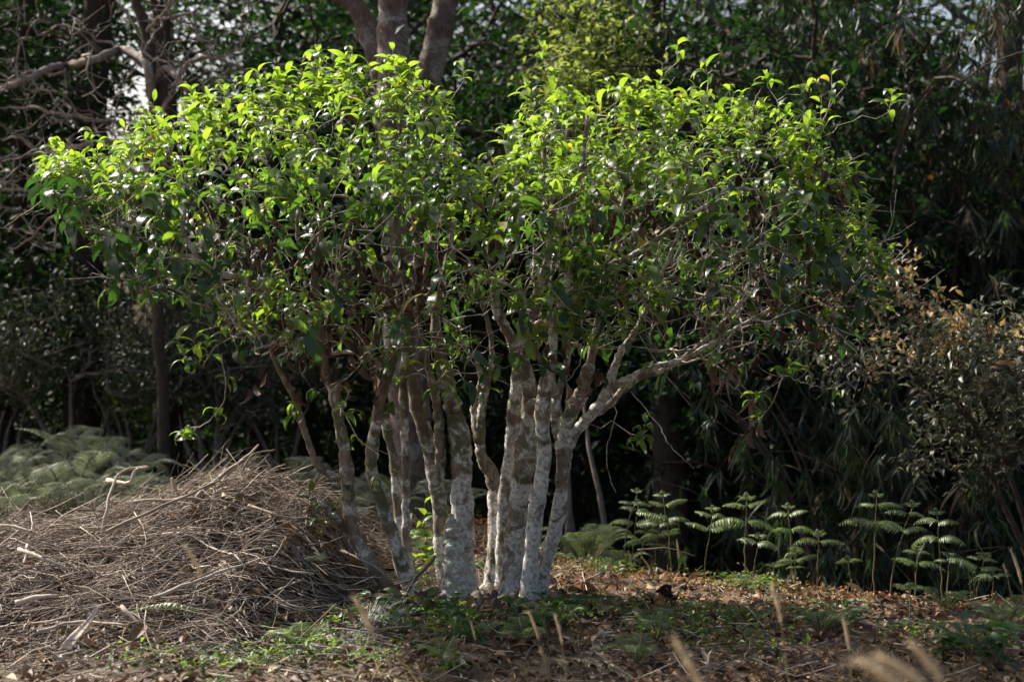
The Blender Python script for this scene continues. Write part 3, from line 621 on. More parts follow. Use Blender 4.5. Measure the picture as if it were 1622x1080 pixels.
# dark undergrowth closing the foot of the forest
def undergrowth():
    ps = [shrub('undergrowth_shrub', 'x', (0, 0, 0), 1.6, 1.0, 260, 16, .1, M['forest_leaf'], M['dark_bark'], z0=0.0, yngs=.25)[0],
          shrub('undergrowth_shrub', 'x', (0, 0, 0), 1.5, .9, 200, 18, .12, M['forest_leaf'], M['dark_bark'], z0=0.05, yngs=.35)[0]]
    used = [False, False]; k = 0
    zones = [(150, 'at the left edge'), (330, 'behind the pale ferns'), (520, 'behind the brush pile'), (700, 'behind the tea tree stems'), (900, 'right of the stems'), (1040, 'left of the dark trunk'), (1180, 'under the bright gap'), (1330, 'left of the bamboo'), (1500, 'under the bamboo'), (9999, 'at the right edge')]
    for ri, (Y, sp, hh) in enumerate(((11.9, 1.25, 1.1), (15.5, 1.5, 1.7), (19.5, 2.0, 2.2), (25, 2.6, 2.6))):
        x = -Y * .36 - 1.2
        while x < Y * .36 + 1.2:
            xx = x + rng.uniform(-.3, .3); yy = Y + rng.uniform(-.6, .6); x += sp * rng.uniform(.8, 1.2); px = 811 + xx / yy * F
            if ri == 0 and px < 450: continue
            if 1125 < px < 1180: continue
            k = int(rng.integers(0, 2)); z_ = next(n for lim, n in zones if px < lim)
            h = hh * rng.uniform(.75, 1.15) + (0.55 if xx > 0.3 and ri == 0 else 0)
            put(ps[k], not used[k], (xx, yy, float(ground_z(xx, yy)) - .05), rng.uniform(0, 6.28), (1.05 * max(1, h / 1.7),) * 2 + (h / 1.5,), f"dark bush {['at the near edge','in the shade','deeper','at the back'][ri]} of the forest floor, {z_}", 'dark bushes under the forest')
            used[k] = True
seed(103); undergrowth()

# ------------------------------------------------------------------ trees with a look of their own
def big_reddish_tree():
    o = np.array([*at(652, 815, 10.2)[:2], -0.05]); root = empty('large_tree', o, 'large reddish-brown tree trunk forking into three bare limbs behind the tea tree', 'tree')
    Y = 10.2
    main = [(654, 850, 92), (652, 815, 84), (654, 740, 74), (650, 650, 70), (640, 560, 66), (636, 420, 64), (634, 330, 64), (632, 250, 62)]
    limbs = [[(632, 270, 60), (622, 180, 58), (624, 100, 56), (622, 40, 55), (625, -60, 52), (630, -250, 44), (650, -500, 30), (640, -700, 12)],
             [(630, 300, 48), (618, 190, 42), (600, 100, 40), (582, 50, 36), (567, 15, 34), (545, -10, 32), (500, -40, 28), (440, -120, 24), (380, -260, 16), (340, -420, 6)],
             [(640, 290, 50), (662, 190, 50), (682, 110, 48), (697, 50, 46), (706, 0, 44), (722, -80, 40), (760, -260, 32), (790, -480, 18), (800, -640, 6)],
             [(571, 22, 22), (540, 2, 18), (505, -12, 15), (450, -30, 10), (400, -80, 5)]]
    for j, pts in enumerate([main] + limbs):
        c = spline([[*at(x, y, Y + (0.15 * j - 0.3 if j else 0)), wd / F * Y * .45] for x, y, wd in pts], 40)
        b = Buf(); tube(b, c[:, :3], c[:, 3] * (1 + .05 * rng.normal(size=40)), 16, rough=.02); b.build('trunk' if j == 0 else 'limb', M['big_bark'], root, origin=o)
    roots = spline([[*at(x, y, Y)] for x, y, wd in limbs[0][3:]], 12)
    tips = np.stack([rng.uniform(-2.6, 1.4, 110), rng.uniform(9.2, 11.6, 110), rng.uniform(4.6, 7.6, 110)], -1)
    P, D, ok = grow(roots, tips, step=.2, tipr=.004, powr=.45, maxr=.06); b = Buf()
    for p, r in P: tube(b, p, r, 5, cap=False)
    b.build('branches', M['big_bark'], root, origin=o)
seed(104); big_reddish_tree()

def bare_tree():
    Y = 10.6; o = np.array([*at(238, 700, Y)[:2], 0.0]); root = empty('bare_tree', o, 'leafless grey tree with long tangled bare branches reaching over the upper left', 'tree')
    tr = [[(262, 800, 22), (256, 600, 19), (250, 450, 18), (250, 300, 18), (244, 180, 18), (238, 100, 22), (228, 40, 18), (205, -30, 14), (170, -120, 9), (140, -260, 4)],
          [(243, 165, 15), (235, 108, 14), (222, 92, 13), (190, 80, 13), (150, 95, 13), (110, 103, 12), (75, 108, 11), (35, 130, 10), (0, 142, 10), (-60, 160, 8), (-160, 175, 4)],
          [(240, 130, 12), (262, 108, 10), (285, 130, 9), (305, 155, 7), (330, 155, 4)],
          [(250, 290, 12), (215, 240, 10), (185, 225, 9), (130, 232, 8), (70, 245, 8), (0, 250, 7), (-90, 240, 4)],
          [(250, 330, 11), (200, 300, 9), (140, 270, 8), (70, 245, 7), (30, 215, 6), (-10, 190, 4)],
          [(252, 370, 10), (200, 330, 8), (130, 318, 7), (70, 305, 6), (0, 300, 5), (-80, 310, 3)],
          [(246, 200, 9), (270, 150, 8), (300, 100, 7), (350, 95, 5), (410, 125, 3)],
          [(250, 260, 8), (200, 200, 7), (150, 190, 6), (90, 180, 5), (20, 170, 4), (-30, 180, 3)],
          [(240, 110, 9), (230, 60, 8), (260, 20, 6), (300, -30, 4)],
          [(248, 400, 8), (190, 370, 6), (130, 330, 5), (80, 345, 4), (40, 385, 3), (15, 395, 2)],
          [(247, 420, 8), (270, 385, 6), (262, 420, 5), (235, 405, 3)]]
    roots = []; rd = []
    for j, pts in enumerate(tr):
        c = spline([[*at(x, y, Y + (rnd.uniform(-.5, .3) * min(1, i / 3) if j else 0)), wd / F * Y * .5] for i, (x, y, wd) in enumerate(pts)], 40)
        P = c[:, :3] + rng.normal(size=(40, 3)) * .006; b = Buf(); tube(b, P, c[:, 3], 8, rough=.06); b.build('trunk' if j == 0 else 'branch', M['dark_bark'] if j == 0 else M['grey_bark'], root, origin=o)
        k = P[8::2] if j == 0 else P[::2]; roots.append(k); rd.append(norm(np.gradient(k, axis=0)))
    tips = []
    while len(tips) < 330:
        x, y = rng.uniform(-120, 430), rng.uniform(-60, 400)
        if y > 300 and x > 260: continue
        if x > 300 and y > 170: continue
        tips.append(at(x, y, rng.uniform(9.6, 11.3)))
    P, D, ok = grow(np.concatenate(roots), np.array(tips), step=.1, above=.2, tipr=.0035, powr=.42, jit=.03, rise=.15, rootdir=np.concatenate(rd), maxr=.025); b = Buf()
    for p, r in P: tube(b, p, r, 4, rough=.05, cap=False)
    for _ in range(500):      # short side spurs
        p, r = P[rng.integers(0, len(P))]; i = rng.integers(0, len(p)); d = norm(rng.normal(size=3) + [0, 0, .3]); tube(b, p[i] + np.linspace(0, 1, 4)[:, None] * d * rng.uniform(.06, .25) + rng.normal(size=(4, 3)) * .006, np.linspace(.004, .002, 4), 4, cap=False)
    b.build('twigs', M['grey_bark'], root, origin=o)
seed(105); bare_tree()

# bare dark trunks one can tell apart
def post_trunk(label, pts, Y, mat, name='tree_trunk'):
    o = np.array([*at(pts[0][0], 0, Y)[:2], 0]); o[2] = float(ground_z(o[0], o[1])); root = empty(name, o, label, 'tree')
    c = spline([[*at(x, y, Y), wd / F * Y * .5] for x, y, wd in pts], 36); c[0, 2] = min(c[0, 2], o[2] - .05)
    b = Buf(); tube(b, c[:, :3], c[:, 3] * (1 + .04 * rng.normal(size=36)), 12, rough=.03); b.build('trunk', mat, root, origin=o)
    top = c[-10:, :3]; tips = c[-1, :3] + rng.normal(size=(60, 3)) * [1.1, 1.0, .7] + [0, 0, .5]; P, D, ok = grow(top, tips, step=.25, tipr=.007, powr=.45, maxr=.06); b = Buf()
    for p, r in P: tube(b, p, r, 5, cap=False)
    b.build('branches', mat, root, origin=o)
    N = 60 * 22; lb = Buf(); base = np.repeat(tips, 22, 0) + rng.normal(size=(N, 3)) * .25
    multi_scatter(lb, FL, base, rng.normal(size=(N, 3)) + [0, 0, -.2], rng.normal(size=(N, 3)) * .5 + [0, 0, 1], .13 * rng.uniform(.6, 1.2, N), rng.random(N) * .7); lb.build('crown', M['forest_leaf'], root, origin=o)
seed(130)
post_trunk('thick black tree trunk right of the tea tree above the bracken', [(1055, 960, 74), (1058, 900, 66), (1062, 780, 58), (1056, 650, 50), (1050, 500, 42), (1046, 300, 34), (1040, 100, 26), (1035, 0, 20)], 11.3, M['dark_bark'])
post_trunk('dark straight tree trunk in the upper left behind the bare branches', [(128, 860, 66), (132, 600, 60), (140, 300, 54), (148, 100, 48), (158, 0, 46), (165, -150, 40)], 13.0, M['dark_bark'])
post_trunk('thin dark leaning trunk at the left behind the shrubs', [(268, 860, 42), (272, 700, 36), (278, 520, 34), (270, 300, 32), (262, 100, 28), (240, -120, 22)], 12.6, M['dark_bark'])
post_trunk('dark trunk leaning at the far right edge behind the bamboo', [(1545, 980, 60), (1560, 700, 50), (1585, 400, 44), (1600, 100, 40), (1605, -100, 34)], 13.2, M['dark_bark'])
post_trunk('reddish-grey trunk half hidden behind the bamboo leaves', [(1425, 1000, 46), (1408, 760, 40), (1395, 560, 36), (1385, 300, 28), (1370, 60, 22), (1360, -100, 16)], 12.0, M['dark_bark'])
post_trunk('slender dark forked sapling in the bright gap right of centre', [(1212, 960, 18), (1210, 760, 14), (1222, 640, 12), (1230, 560, 10), (1240, 420, 8), (1245, 300, 6)], 11.5, M['dark_bark'])

# sunlit yellow-green treetop above the notch of the crown
def bright_tree():
    Y = 10.7; loc = np.array([*at(905, 540, Y)[:2], float(ground_z(*at(905, 0, Y)[:2]))])
    sh, tips, D = shrub('young_tree', 'sunlit yellow-green treetop showing above the notch in the tea tree crown', loc, 5.5, .8, 420, 15, .085, M['bright_leaf'], M['grey_bark'], stems=3, z0=.5, yngs=.6, cat='tree', clump=.09)
seed(106); bright_tree()
# green broadleaf masses at the upper right, lit from above
def leafy_tree(label, px, py_top, Y, h, r, seed=0, mat='forest_leaf', nt=420):
    z = float(ground_z(*at(px, 0, Y)[:2])); loc = np.array([*at(px, 0, Y)[:2], z]); top = at(px, py_top, Y)[2]
    return forest_tree('broadleaf_tree', label, 'tree', loc, top - z, r, .3, nt, 16, .13, M[mat], M['dark_bark'], tr=.1, tmp=FL, yngs=.55, clump=.17)
seed(131)
leafy_tree('green broadleaf tree with sunlit sprays above the right lobe of the crown', 1190, -60, 11.2, 6, 1.15)
leafy_tree('bluish dark broadleaf tree between the bare branches and the reddish limbs', 400, -60, 14.0, 6, 1.7)
leafy_tree('deep green broadleaf tree in the notch beside the third reddish limb', 770, 60, 13.4, 5, 1.2)

# row of grey-leaved shrubs at the left
GL = [leaf_template(2, .22, .7, .2), leaf_template(2, .26, 1.1, .2, twist=.4)]
def grey_row():
    pr, _, _ = shrub('grey_shrub', 'x', (0, 0, 0), 1.75, .85, 300, 15, .085, M['grey_leaf'], M['grey_bark'], stems=5, z0=.5, tmp=GL, yngs=.3)
    for i, (px, Y, s) in enumerate(((-10, 12.4, 1.0), (110, 12.0, 1.05), (215, 12.3, 1.0), (330, 12.2, .95), (440, 12.6, .85))):
        x, y = at(px, 0, Y)[:2]
        put(pr, i == 0, (x, y, -.15), i * 1.7, s, ['grey-leaved shrub at the left edge, first of the row behind the ferns', 'grey-leaved shrub with pale forked stems, second from left in the row behind the ferns', 'grey-leaved shrub, middle one of the row behind the ferns', 'grey-leaved shrub, fourth from left in the row behind the ferns', 'smallest grey-leaved shrub, right end of the row behind the brush pile'][i], 'grey shrubs in a row behind the ferns')
seed(107); grey_row()

# bush with orange young tips at the right
def orange_bush():
    Y = 8.3; loc = np.array([*at(1665, 0, Y)[:2], -0.75])
    root, tips, D = shrub('flowering_bush', 'grey-green bush with orange-yellow young tips at the right edge', loc, 2.5, .85, 700, 12, .075, M['bush_leaf'], M['dark_bark'], stems=6, z0=.42, yngs=.4, cat='bush', clump=.06, tmp=GL + FL[:1])
    front = tips[(tips[:, 2] > 1.2) & (tips[:, 0] < .6)]; front = front[np.argsort(-(front[:, 2] * 1.2 - front[:, 0] * .8 - front[:, 1] * .5) + rng.normal(size=len(front)) * .35)[:75]]
    for f in front:
        N = 9; b = Buf(); multi_scatter(b, FL, f + rng.normal(size=(N, 3)) * .026 + [0, -.04, .04], rng.normal(size=(N, 3)) * .7 + [0, 0, .6], rng.normal(size=(N, 3)), rng.uniform(.035, .07, N), rng.random(N)); b.build('young_tip', M['orange_leaf'], root)
seed(108); orange_bush()

# bamboo
BL = [leaf_template(3, .15, .5, .3, 'lance'), leaf_template(3, .17, .9, .3, 'lance'), leaf_template(3, .14, .2, .4, 'lance', twist=.8)]
def bamboo():
    def clump(label, nculm, h, r, ntips, first=True):
        root = empty('bamboo_clump', (0, 0, 0), label, 'bamboo', 'bamboo clumps'); roots = []; rd = []
        for i in range(nculm):
            a = rng.uniform(0, 6.28); d = np.array([math.cos(a), math.sin(a), 0]); s = np.linspace(0, 1, 18)[:, None]
            P = d * (.15 + r * s ** 2.2) + np.array([0, 0, h]) * (s - .18 * s ** 3) + [0, 0, -.1]; P[:, :] += 0
            b = Buf(); rr = .022 * (1 - .75 * s[:, 0]); rr[::3] *= 1.12; tube(b, P, rr, 7); b.build('culm', M['dark_bark'], root); roots.append(P[3:]); rd.append(norm(np.gradient(P, axis=0))[3:])
        roots = np.concatenate(roots); tips = roots[rng.integers(0, len(roots), ntips)] + rng.normal(size=(ntips, 3)) * [.42, .42, .3]
        P, D, ok = grow(roots, tips, step=.15, tipr=.002, powr=.4, maxr=.008, rise=.1, rootdir=np.concatenate(rd)); b = Buf()
        for p, q in P: tube(b, p, q, 4, cap=False)
        b.build('twigs', M['dark_bark'], root)
        def fans(sel, per, mat, nm, lo, hi):
            pos = []; xd = []; zd = []
            for t in sel:
                a0 = rng.uniform(0, 6.28); o = np.array([math.cos(a0), math.sin(a0), 0]); sd = np.array([-o[1], o[0], 0])
                for j in range(per):
                    f = (j + .5) / per * 2 - 1; pos.append(t + rng.normal(size=3) * .015); xd.append(o * .45 + sd * f * .75 + np.array([0, 0, -.75 - .4 * (1 - abs(f))]) + rng.normal(size=3) * .08); zd.append(o + rng.normal(size=3) * .2 + [0, 0, .4])
            n = len(pos); lb = Buf(); multi_scatter(lb, BL, np.array(pos), np.array(xd), np.array(zd), rng.uniform(lo, hi, n), rng.random(n)); lb.build(nm, mat, root)
        fans(tips, 8, M['bamboo_leaf'], 'leaves', .13, .26); dr = tips[rng.permutation(ntips)[:ntips // 7]] + [0, 0, -.04]; fans(dr, 5, M['dry_bamboo'], 'dry_leaves', .12, .26)
        return root
    p = clump('tall drooping bamboo clump, top right, with tan withered leaves', 9, 6.6, 1.3, 620)
    spots = [(1480, 12.2, 1.1, 'tall drooping bamboo clump filling the top right, with tan withered leaves'), (1660, 11.6, 1.05, 'bamboo clump cut off by the right edge'), (1350, 13.0, 1.0, 'bamboo clump farther back, between the tea tree crown and the tallest bamboo')]
    for i, (px, Y, s, l) in enumerate(spots):
        x, y = at(px, 0, Y)[:2]; put(p, i == 0, (x, y, float(ground_z(x, y))), i * 2.1, s, l)
    q = clump('low bamboo', 7, 2.5, .75, 170)
    for i, (px, Y, s, l) in enumerate([(1345, 9.4, 1.0, 'low bamboo with drooping fans of leaves under the right lobe of the crown'), (1450, 9.9, 1.05, 'low bamboo between the other low bamboo and the orange-tipped bush'), (1240, 10.8, .85, 'small low bamboo right of the bright gap')]):
        x, y = at(px, 0, Y)[:2]; put(q, i == 0, (x, y, float(ground_z(x, y))), .7 + i * 2.3, s, l)
seed(109); bamboo()

# ------------------------------------------------------------------ ferns
seed(132)
PN = leaf_template(2, .34, .7, .15, 'lance')
def pinna(lf, st, base, d, up, L_, sag=.5, n=13, w=.3, tint=.5):
    """one arched side branch of a bracken frond with leaflets on both sides"""
    s = np.linspace(0, 1, n + 1); d = norm(d); P = base + d * (s * L_)[:, None] + np.array([0, 0, 1.0]) * ((.35 * s - sag * s ** 2) * L_)[:, None]
    if st is not None: tube(st, P, np.linspace(.0018, .0006, n + 1), 4, cap=False, t=.8)
    tn = norm(np.gradient(P, axis=0)); side = norm(np.cross(tn, up)); u = np.cross(side, tn)
    for sg in (-1, 1):
        k = np.arange(1, n + 1); wl = w * L_ * np.sin(PI * (.12 + .88 * (1 - s[k])) ** .8 * .62) * (1 + .08 * rng.normal(size=n)); wl = np.maximum(wl, .12 * w * L_)
        xd = side[k] * sg + tn[k] * .45 + np.array([0, 0, -.55]); scatter(lf, PN, P[k], xd, u[k] + rng.normal(size=(n, 3)) * .12, wl, np.clip(tint + rng.normal(size=n) * .12, 0, 1))
def upright_bracken(h, tiers, spread, seed=0, mat='fern_leaf'):
    """slender upright bracken: tiers = (height share, length) of opposite arched branches"""
    root = empty('bracken_fern', (0, 0, 0), 'x', 'fern'); st = Buf(); lf = Buf()
    s = np.linspace(0, 1, 12)[:, None]; lean = rng.normal(size=2) * .1 * h
    P = np.hstack([lean[0] * s ** 2, lean[1] * s ** 2, s * h - .03]); P[:, :2] += rng.normal(size=(12, 2)) * .002; tube(st, P, np.linspace(.0042, .002, 12), 6, t=np.repeat(np.linspace(.1, .9, 12), 6).tolist() + [1, 0])
    az = rng.uniform(-.4, .4)
    for i, (f, L_) in enumerate(tiers):
        a = az + rng.normal() * .3; b0 = np.array([np.interp(f, s[:, 0], P[:, 0]), np.interp(f, s[:, 0], P[:, 1]), f * h])
        for sg in (-1, 1):
            lf = Buf(); pinna(lf, lf, b0, [sg * math.cos(a), sg * math.sin(a) - .15, rng.uniform(.1, .4)], [0, 0, 1], L_ * rng.uniform(.75, 1.2) * spread, sag=rng.uniform(.3, .85), n=int(8 + 34 * L_), w=.36, tint=.45 + .4 * f)
            lf.build('frond', M[mat], root)
    lf = Buf()
    for a in (0.3, 1.6, 2.9): pinna(lf, lf, P[-1], [math.cos(a), .3 * math.sin(a), .7], [0, 0, 1], .035 * spread + .01, n=5, w=.5, tint=.95)
    st.build('stem', M['fern_stem'], root); lf.build('frond_tip', M[mat], root); return root
def clump_fern(nfr, L_, mat, arch=.8, up=.9, npin=15, pw=.42, k0=3):
    """rosette of arching two-times divided fronds"""
    root = empty('fern', (0, 0, 0), 'x', 'fern'); 
    for i in range(nfr):
        st = Buf(); lf = Buf()
        a = i * 2 * PI / nfr + rng.uniform(-.35, .35); o = np.array([math.cos(a), math.sin(a), 0]); l = L_ * rng.uniform(.7, 1.1); s = np.linspace(0, 1, npin + 4)
        P = o * (s * rng.uniform(.6, 1) * l)[:, None] + np.array([0, 0, 1.0]) * ((up * s - arch * s ** 2.2) * l)[:, None]; tube(st, P, np.linspace(.005, .0012, len(P)), 5, cap=False, t=.6)
        tn = norm(np.gradient(P, axis=0)); sd = norm(np.cross(tn, [0, 0, 1])); uu = np.cross(sd, tn)
        for k in range(k0, len(P)):
            f = (k - k0) / (len(P) - k0); wl = l * pw * rng.uniform(.85, 1.1) * (1 - f) ** .8 * min(1, .55 + f * 3) + .012
            for sg in (-1, 1): pinna(lf, None, P[k], sd[k] * sg + tn[k] * .35, uu[k], wl, sag=.35, n=8, w=.34, tint=.4 + .4 * rng.random())
        st.build('stem', M['fern_stem'], root); lf.build('frond', M[mat], root)
    return root

def ferns():
    # slender bracken in front of the dark forest, right half: (foot x, foot y, top y, tiers, spread, Y)
    T3 = [(.7, .16), (.87, .11), (.96, .045)]; T2 = [(.82, .12), (.95, .05)]; T4 = [(.55, .07), (.68, .15), (.84, .12), (.95, .05)]; T1 = [(.86, .1)]
    L = [(1064, 908, 777, T4, 1.0, 'bracken with three tiers in front of the thick black trunk'), (1180, 915, 783, T3, 1.25, 'tallest two-tiered bracken right of the black trunk'), (1192, 922, 845, T2, 1.0, 'short bracken at the foot of the two-tiered bracken'),
         (1115, 905, 802, T3, .95, 'bracken between the black trunk and the two-tiered bracken'), (1254, 925, 797, T3, .9, 'bracken with small arched tiers left of the gap in the row'), (1258, 930, 862, T4, .8, 'low bracken with three tiers in front of the small-tiered bracken'),
         (1295, 925, 838, T2, 1.05, 'dim bracken in shade behind the row'), (1350, 930, 880, T1, .8, 'tiny dim bracken in the middle of the gap'), (1384, 945, 776, T3, 1.0, 'left one of the twin tall bracken ferns with an umbrella-like top'), (1410, 950, 790, T3, .95, 'right one of the twin tall bracken ferns with an umbrella-like top'),
         (1450, 940, 862, T3, .7, 'small bracken between the twin ferns and the next tall one'), (1492, 948, 805, T3, 1.0, 'tall bracken with long left arms, right of the twin ferns'), (1500, 950, 872, T2, .7, 'short bracken leaning by the tall bracken with long left arms'),
         (1545, 955, 872, T3, .8, 'bracken near the right edge beside a reddish stalk'), (1572, 960, 905, T1, 1.1, 'low bracken at the right edge'), (1442, 985, 920, T2, .75, 'low yellow-green bracken on the litter below the twin ferns'), (1225, 905, 890, T1, .6, 'tiny bracken left of the small-tiered bracken'),
         (1035, 890, 812, T4, .8, 'bracken leaning left of the black trunk'), (1000, 885, 790, T3, 1.0, 'bracken arching over the dense fern right of the stems'), (985, 880, 770, T2, .8, 'dim taller bracken right of the stems'), (1010, 880, 830, T3, .8, 'low bracken between the dense fern and the black trunk')]
    for (x, y, ty, T, sp, lab) in L:
        Y = CAMZ * F / max(y - 540, 1); g = at(x, y, Y); X = g[0]
        Y = min(Y, float(crest(X)) + .5); p = at(x, y, Y); z = float(ground_z(p[0], Y)); h = at(x, ty, Y)[2] - z
        r = upright_bracken(h, T, sp, mat='fern_leaf'); r.location = (p[0], Y, z); r['label'] = lab; r['group'] = 'slender bracken ferns along the edge of the clearing'
    # fern bed at the left behind the brush pile
    pr = [clump_fern(6, .55, 'pale_fern', 1.1, 1.5, 16, .3, 7), clump_fern(5, .6, 'pale_fern', .8, 1.25, 16, .27, 8), clump_fern(4, .5, 'pale_fern', 1.3, 1.8, 15, .33, 7)]; used = [0, 0, 0]; i = 0
    spots = [(px, Y) for Y in (8.7, 9.4, 10.2) for px in range(-40, 310, 32)] + [(px, Y) for Y in (9.6, 10.4) for px in range(330, 760, 48)]
    cnt = {}; ORD = ['first', 'second', 'third', 'fourth', 'fifth', 'sixth', 'seventh', 'eighth', 'ninth', 'tenth', 'eleventh', 'twelfth']
    for px, Y in spots:
        key = (px < 310, Y); cnt[key] = cnt.get(key, 0) + 1; nth = ORD[min(11, cnt[key] - 1)]; row = {8.7: 'front', 9.4: 'middle', 10.2: 'back', 9.6: 'front', 10.4: 'back'}[Y]
        px += rng.uniform(-18, 18); Y += rng.uniform(-.25, .25); x, y = at(px, 0, Y)[:2]; k = int(rng.integers(0, 3))
        s = rng.uniform(.55, 1.15) * (1.15 if px < 190 and Y > 9 else .95); tl = (rng.normal() * .2, rng.normal() * .2)
        lab = f'pale fern, {row} row of the left bed, {nth} from the left' if key[0] else f'pale fern behind heap and stems, {row} row, {nth} from the left'
        put(pr[k], not used[k], (x, y, float(ground_z(x, y)) - .02 + (.12 if px < 190 else 0)), rng.uniform(0, 6.28), s, lab, 'fern bed at the left' if px < 310 else 'fern strip behind the brush pile', tl); used[k] = 1
    q = clump_fern(12, .42, 'fern_leaf', 1.0, 1.6, 15, .28, 5)
    for i, (px, Y, s, lab) in enumerate([(930, 8.15, 1.0, 'dense green fern clump right of the stems'), (975, 8.4, .75, 'second smaller fern clump behind the dense one right of the stems'), (900, 8.6, .85, 'fern clump half hidden by the rightmost stem')]):
        x, y = at(px, 0, Y)[:2]; put(q, i == 0, (x, y, float(ground_z(x, y)) - .02), i * 1.3, s, lab, 'fern clumps right of the stems')
    # low tufts on the litter
    low = clump_fern(7, .2, 'fern_leaf', .9, 1.4, 12, .27, 4)
    for i, (px, py, s, lab) in enumerate([(1040, 1010, 1.0, 'dark feathery fern tuft below the curled black leaves'), (1300, 1010, 1.1, 'dark green feathery fern tuft in the front right litter'), (1335, 1000, .9, 'feathery fern tuft joined to the big front right tuft'), (480, 1035, .9, 'fern tuft at the foot of the brush pile'), (440, 1015, .7, 'small fern tuft left of the pale broad leaves'), (1180, 935, .6, 'small fern tuft by the leaning seed head'), (890, 985, .8, 'brownish fern tuft below the rightmost stem'), (830, 1020, .9, 'fern tuft in the shade in front of the stems'), (1590, 1010, 1.3, 'large fern tuft at the right edge'), (1540, 1050, 1.2, 'fern tuft in the bottom right corner'), (1010, 1050, .9, 'fern tuft at the bottom edge right of centre'), (1200, 985, .6, 'small fern tuft right of the curled black leaves'), (1500, 975, .9, 'fern tuft below the bracken at the right'), (700, 1050, .7, 'fern tuft at the bottom edge below the web'), (1100, 960, .5, 'tiny fern tuft behind the curled black leaves')]):
        Y = CAMZ * F / (py - 540); x, y = at(px, 0, Y)[:2]; put(low, i == 0, (x, y, float(ground_z(x, y))), i * 1.9, s, lab, 'low fern tufts on the litter')
    # single fronds poking out of the brush pile
    for (px, py, Y, s, a, lab) in [(330, 975, 5.7, .34, 3.5, 'pale fern frond lying on the foot of the brush pile'), (480, 890, 6.3, .2, .3, 'small pale frond on the right flank of the brush pile'), (450, 872, 6.3, .14, 3.3, 'bright yellow-green frond tip on the brush pile'), (310, 1035, 5.5, .16, .2, 'small frond at the bottom left of the litter')]:
        r = clump_fern(1, s, 'pale_fern', .35, .35, 12); r.location = [float(c) for c in at(px, py, Y)]; r.rotation_euler = (.2, -.1, a); r['label'] = lab; r['group'] = 'single fronds on the brush pile'
seed(210); ferns()

